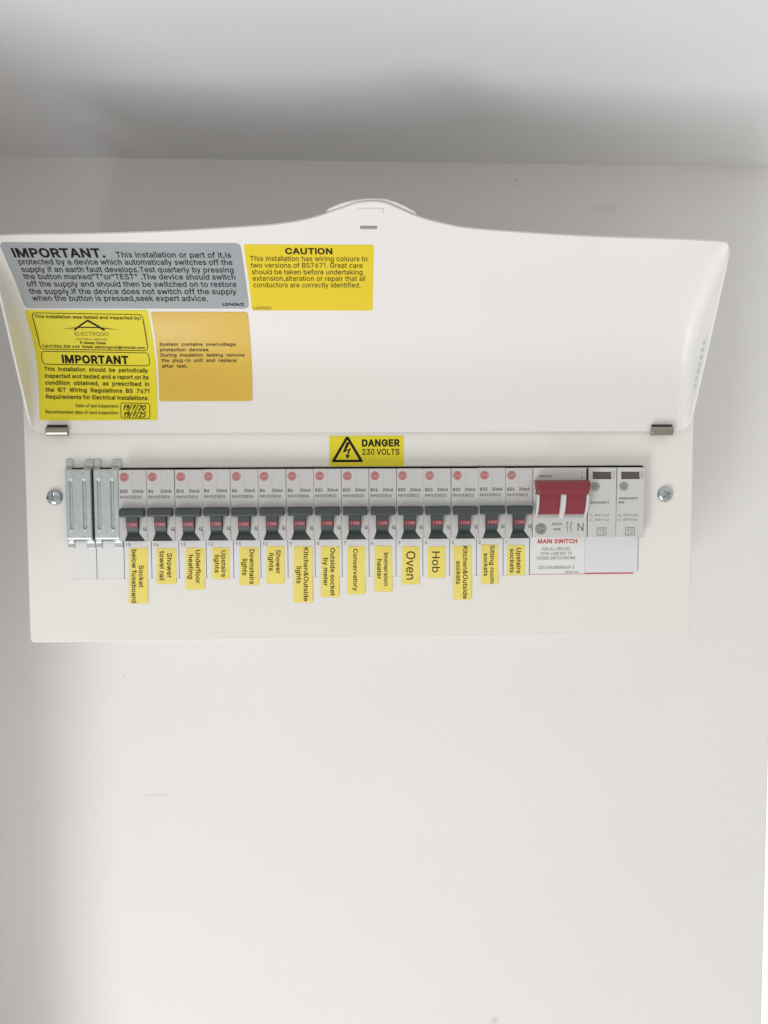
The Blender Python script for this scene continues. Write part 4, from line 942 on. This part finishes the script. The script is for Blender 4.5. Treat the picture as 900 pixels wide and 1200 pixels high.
# danger label, flat on the cover just above the breakers
me = plate_mesh('warning_label', [rrect(-.0245, .0233, .1127, .1322, .0004, 2)], -.00018, -.00003, .00003)
o = link('warning_label', me, M['lime']); tag(o, 'small yellow DANGER 230 VOLTS label with a lightning triangle above the breakers', 'warning label', 'warning labels stuck on the unit')
bm = bmesh.new(); f = flat(-.00026)
text(bm, 'DANGER', -3.6, 20.9, 125.6, 4.1, f, bold=.03); text(bm, '230 VOLTS', -3.5, 20.5, 120.2, 3.5, f, bold=.012)
def ring(outer, inner):
    n = len(outer); va = [bm.verts.new(f(*p)) for p in outer]; vb = [bm.verts.new(f(*p)) for p in inner]
    for i in range(n): bm.faces.new((va[i], va[(i + 1) % n], vb[(i + 1) % n], vb[i]))
ring([(-22.6, 115.4), (-3.4, 115.4), (-3.0, 116.2), (-12.2, 131.7), (-13.8, 131.7), (-23.0, 116.2)], [(-20.4, 116.9), (-5.6, 116.9), (-5.5, 117.0), (-12.9, 129.6), (-13.1, 129.6), (-20.5, 117.0)])
poly(bm, [(-13.4, 128.4), (-11.4, 127.7), (-13.0, 124.6), (-13.8, 122.8), (-16.0, 121.4)], f)
poly(bm, [(-16.0, 121.4), (-13.8, 122.8), (-10.6, 124.6), (-10.9, 123.6), (-12.9, 122.6)], f)
poly(bm, [(-10.6, 124.6), (-12.4, 119.9), (-13.3, 120.1), (-12.3, 122.9), (-10.9, 123.6)], f)
poly(bm, [(-14.4, 120.2), (-13.2, 117.6), (-10.9, 119.9), (-12.6, 119.8)], f)
up(bm); bmobj('lettering', bm, M['ink'], o)

# faded blue sticker on the flap's cheek
def cheek(z, off, lift=.00012):                       # point on the inner face of the cheek, `off` from its outer edge
    t = (z - A_[1]) / (B_[1] - A_[1]); y = A_[0] + (B_[0] - A_[0]) * t
    return (FX + FW - lift, y + off, z)
bm = bmesh.new(); vs = []
for i in range(13):
    z = .1595 + .0310 * i / 12
    vs.append((bm.verts.new(cheek(z, .0003)), bm.verts.new(cheek(z, .0062))))
for a, b in zip(vs, vs[1:]): bm.faces.new((a[0], a[1], b[1], b[0]))
bmesh.ops.recalc_face_normals(bm, faces=bm.faces)
o = bmobj('blue_sticker', bm, M['bluevinyl']); tag(o, "narrow pale blue sticker with faded print on the flap's cheek", 'sticker')
sdm = o.modifiers.new('thickness', 'SOLIDIFY'); sdm.thickness = .00008; sdm.offset = 0
bm = bmesh.new()
for i in range(7):
    z = .1615 + .0042 * i + random.uniform(-.0003, .0003); e_ = [random.uniform(-.0005, .0005) for _ in range(6)]
    q = [cheek(z, .0022 + e_[0], .0003), cheek(z, .0048 + e_[1], .0003), cheek(z + .0012, .0053 + e_[2], .0003), cheek(z + .0024, .0046 + e_[3], .0003), cheek(z + .0022, .0024 + e_[4], .0003), cheek(z + .0012, .0031 + e_[5], .0003)]
    bm.faces.new([bm.verts.new(p) for p in q])
bmesh.ops.recalc_face_normals(bm, faces=bm.faces)
bmobj('faded_print', bm, M['blueink'], o)
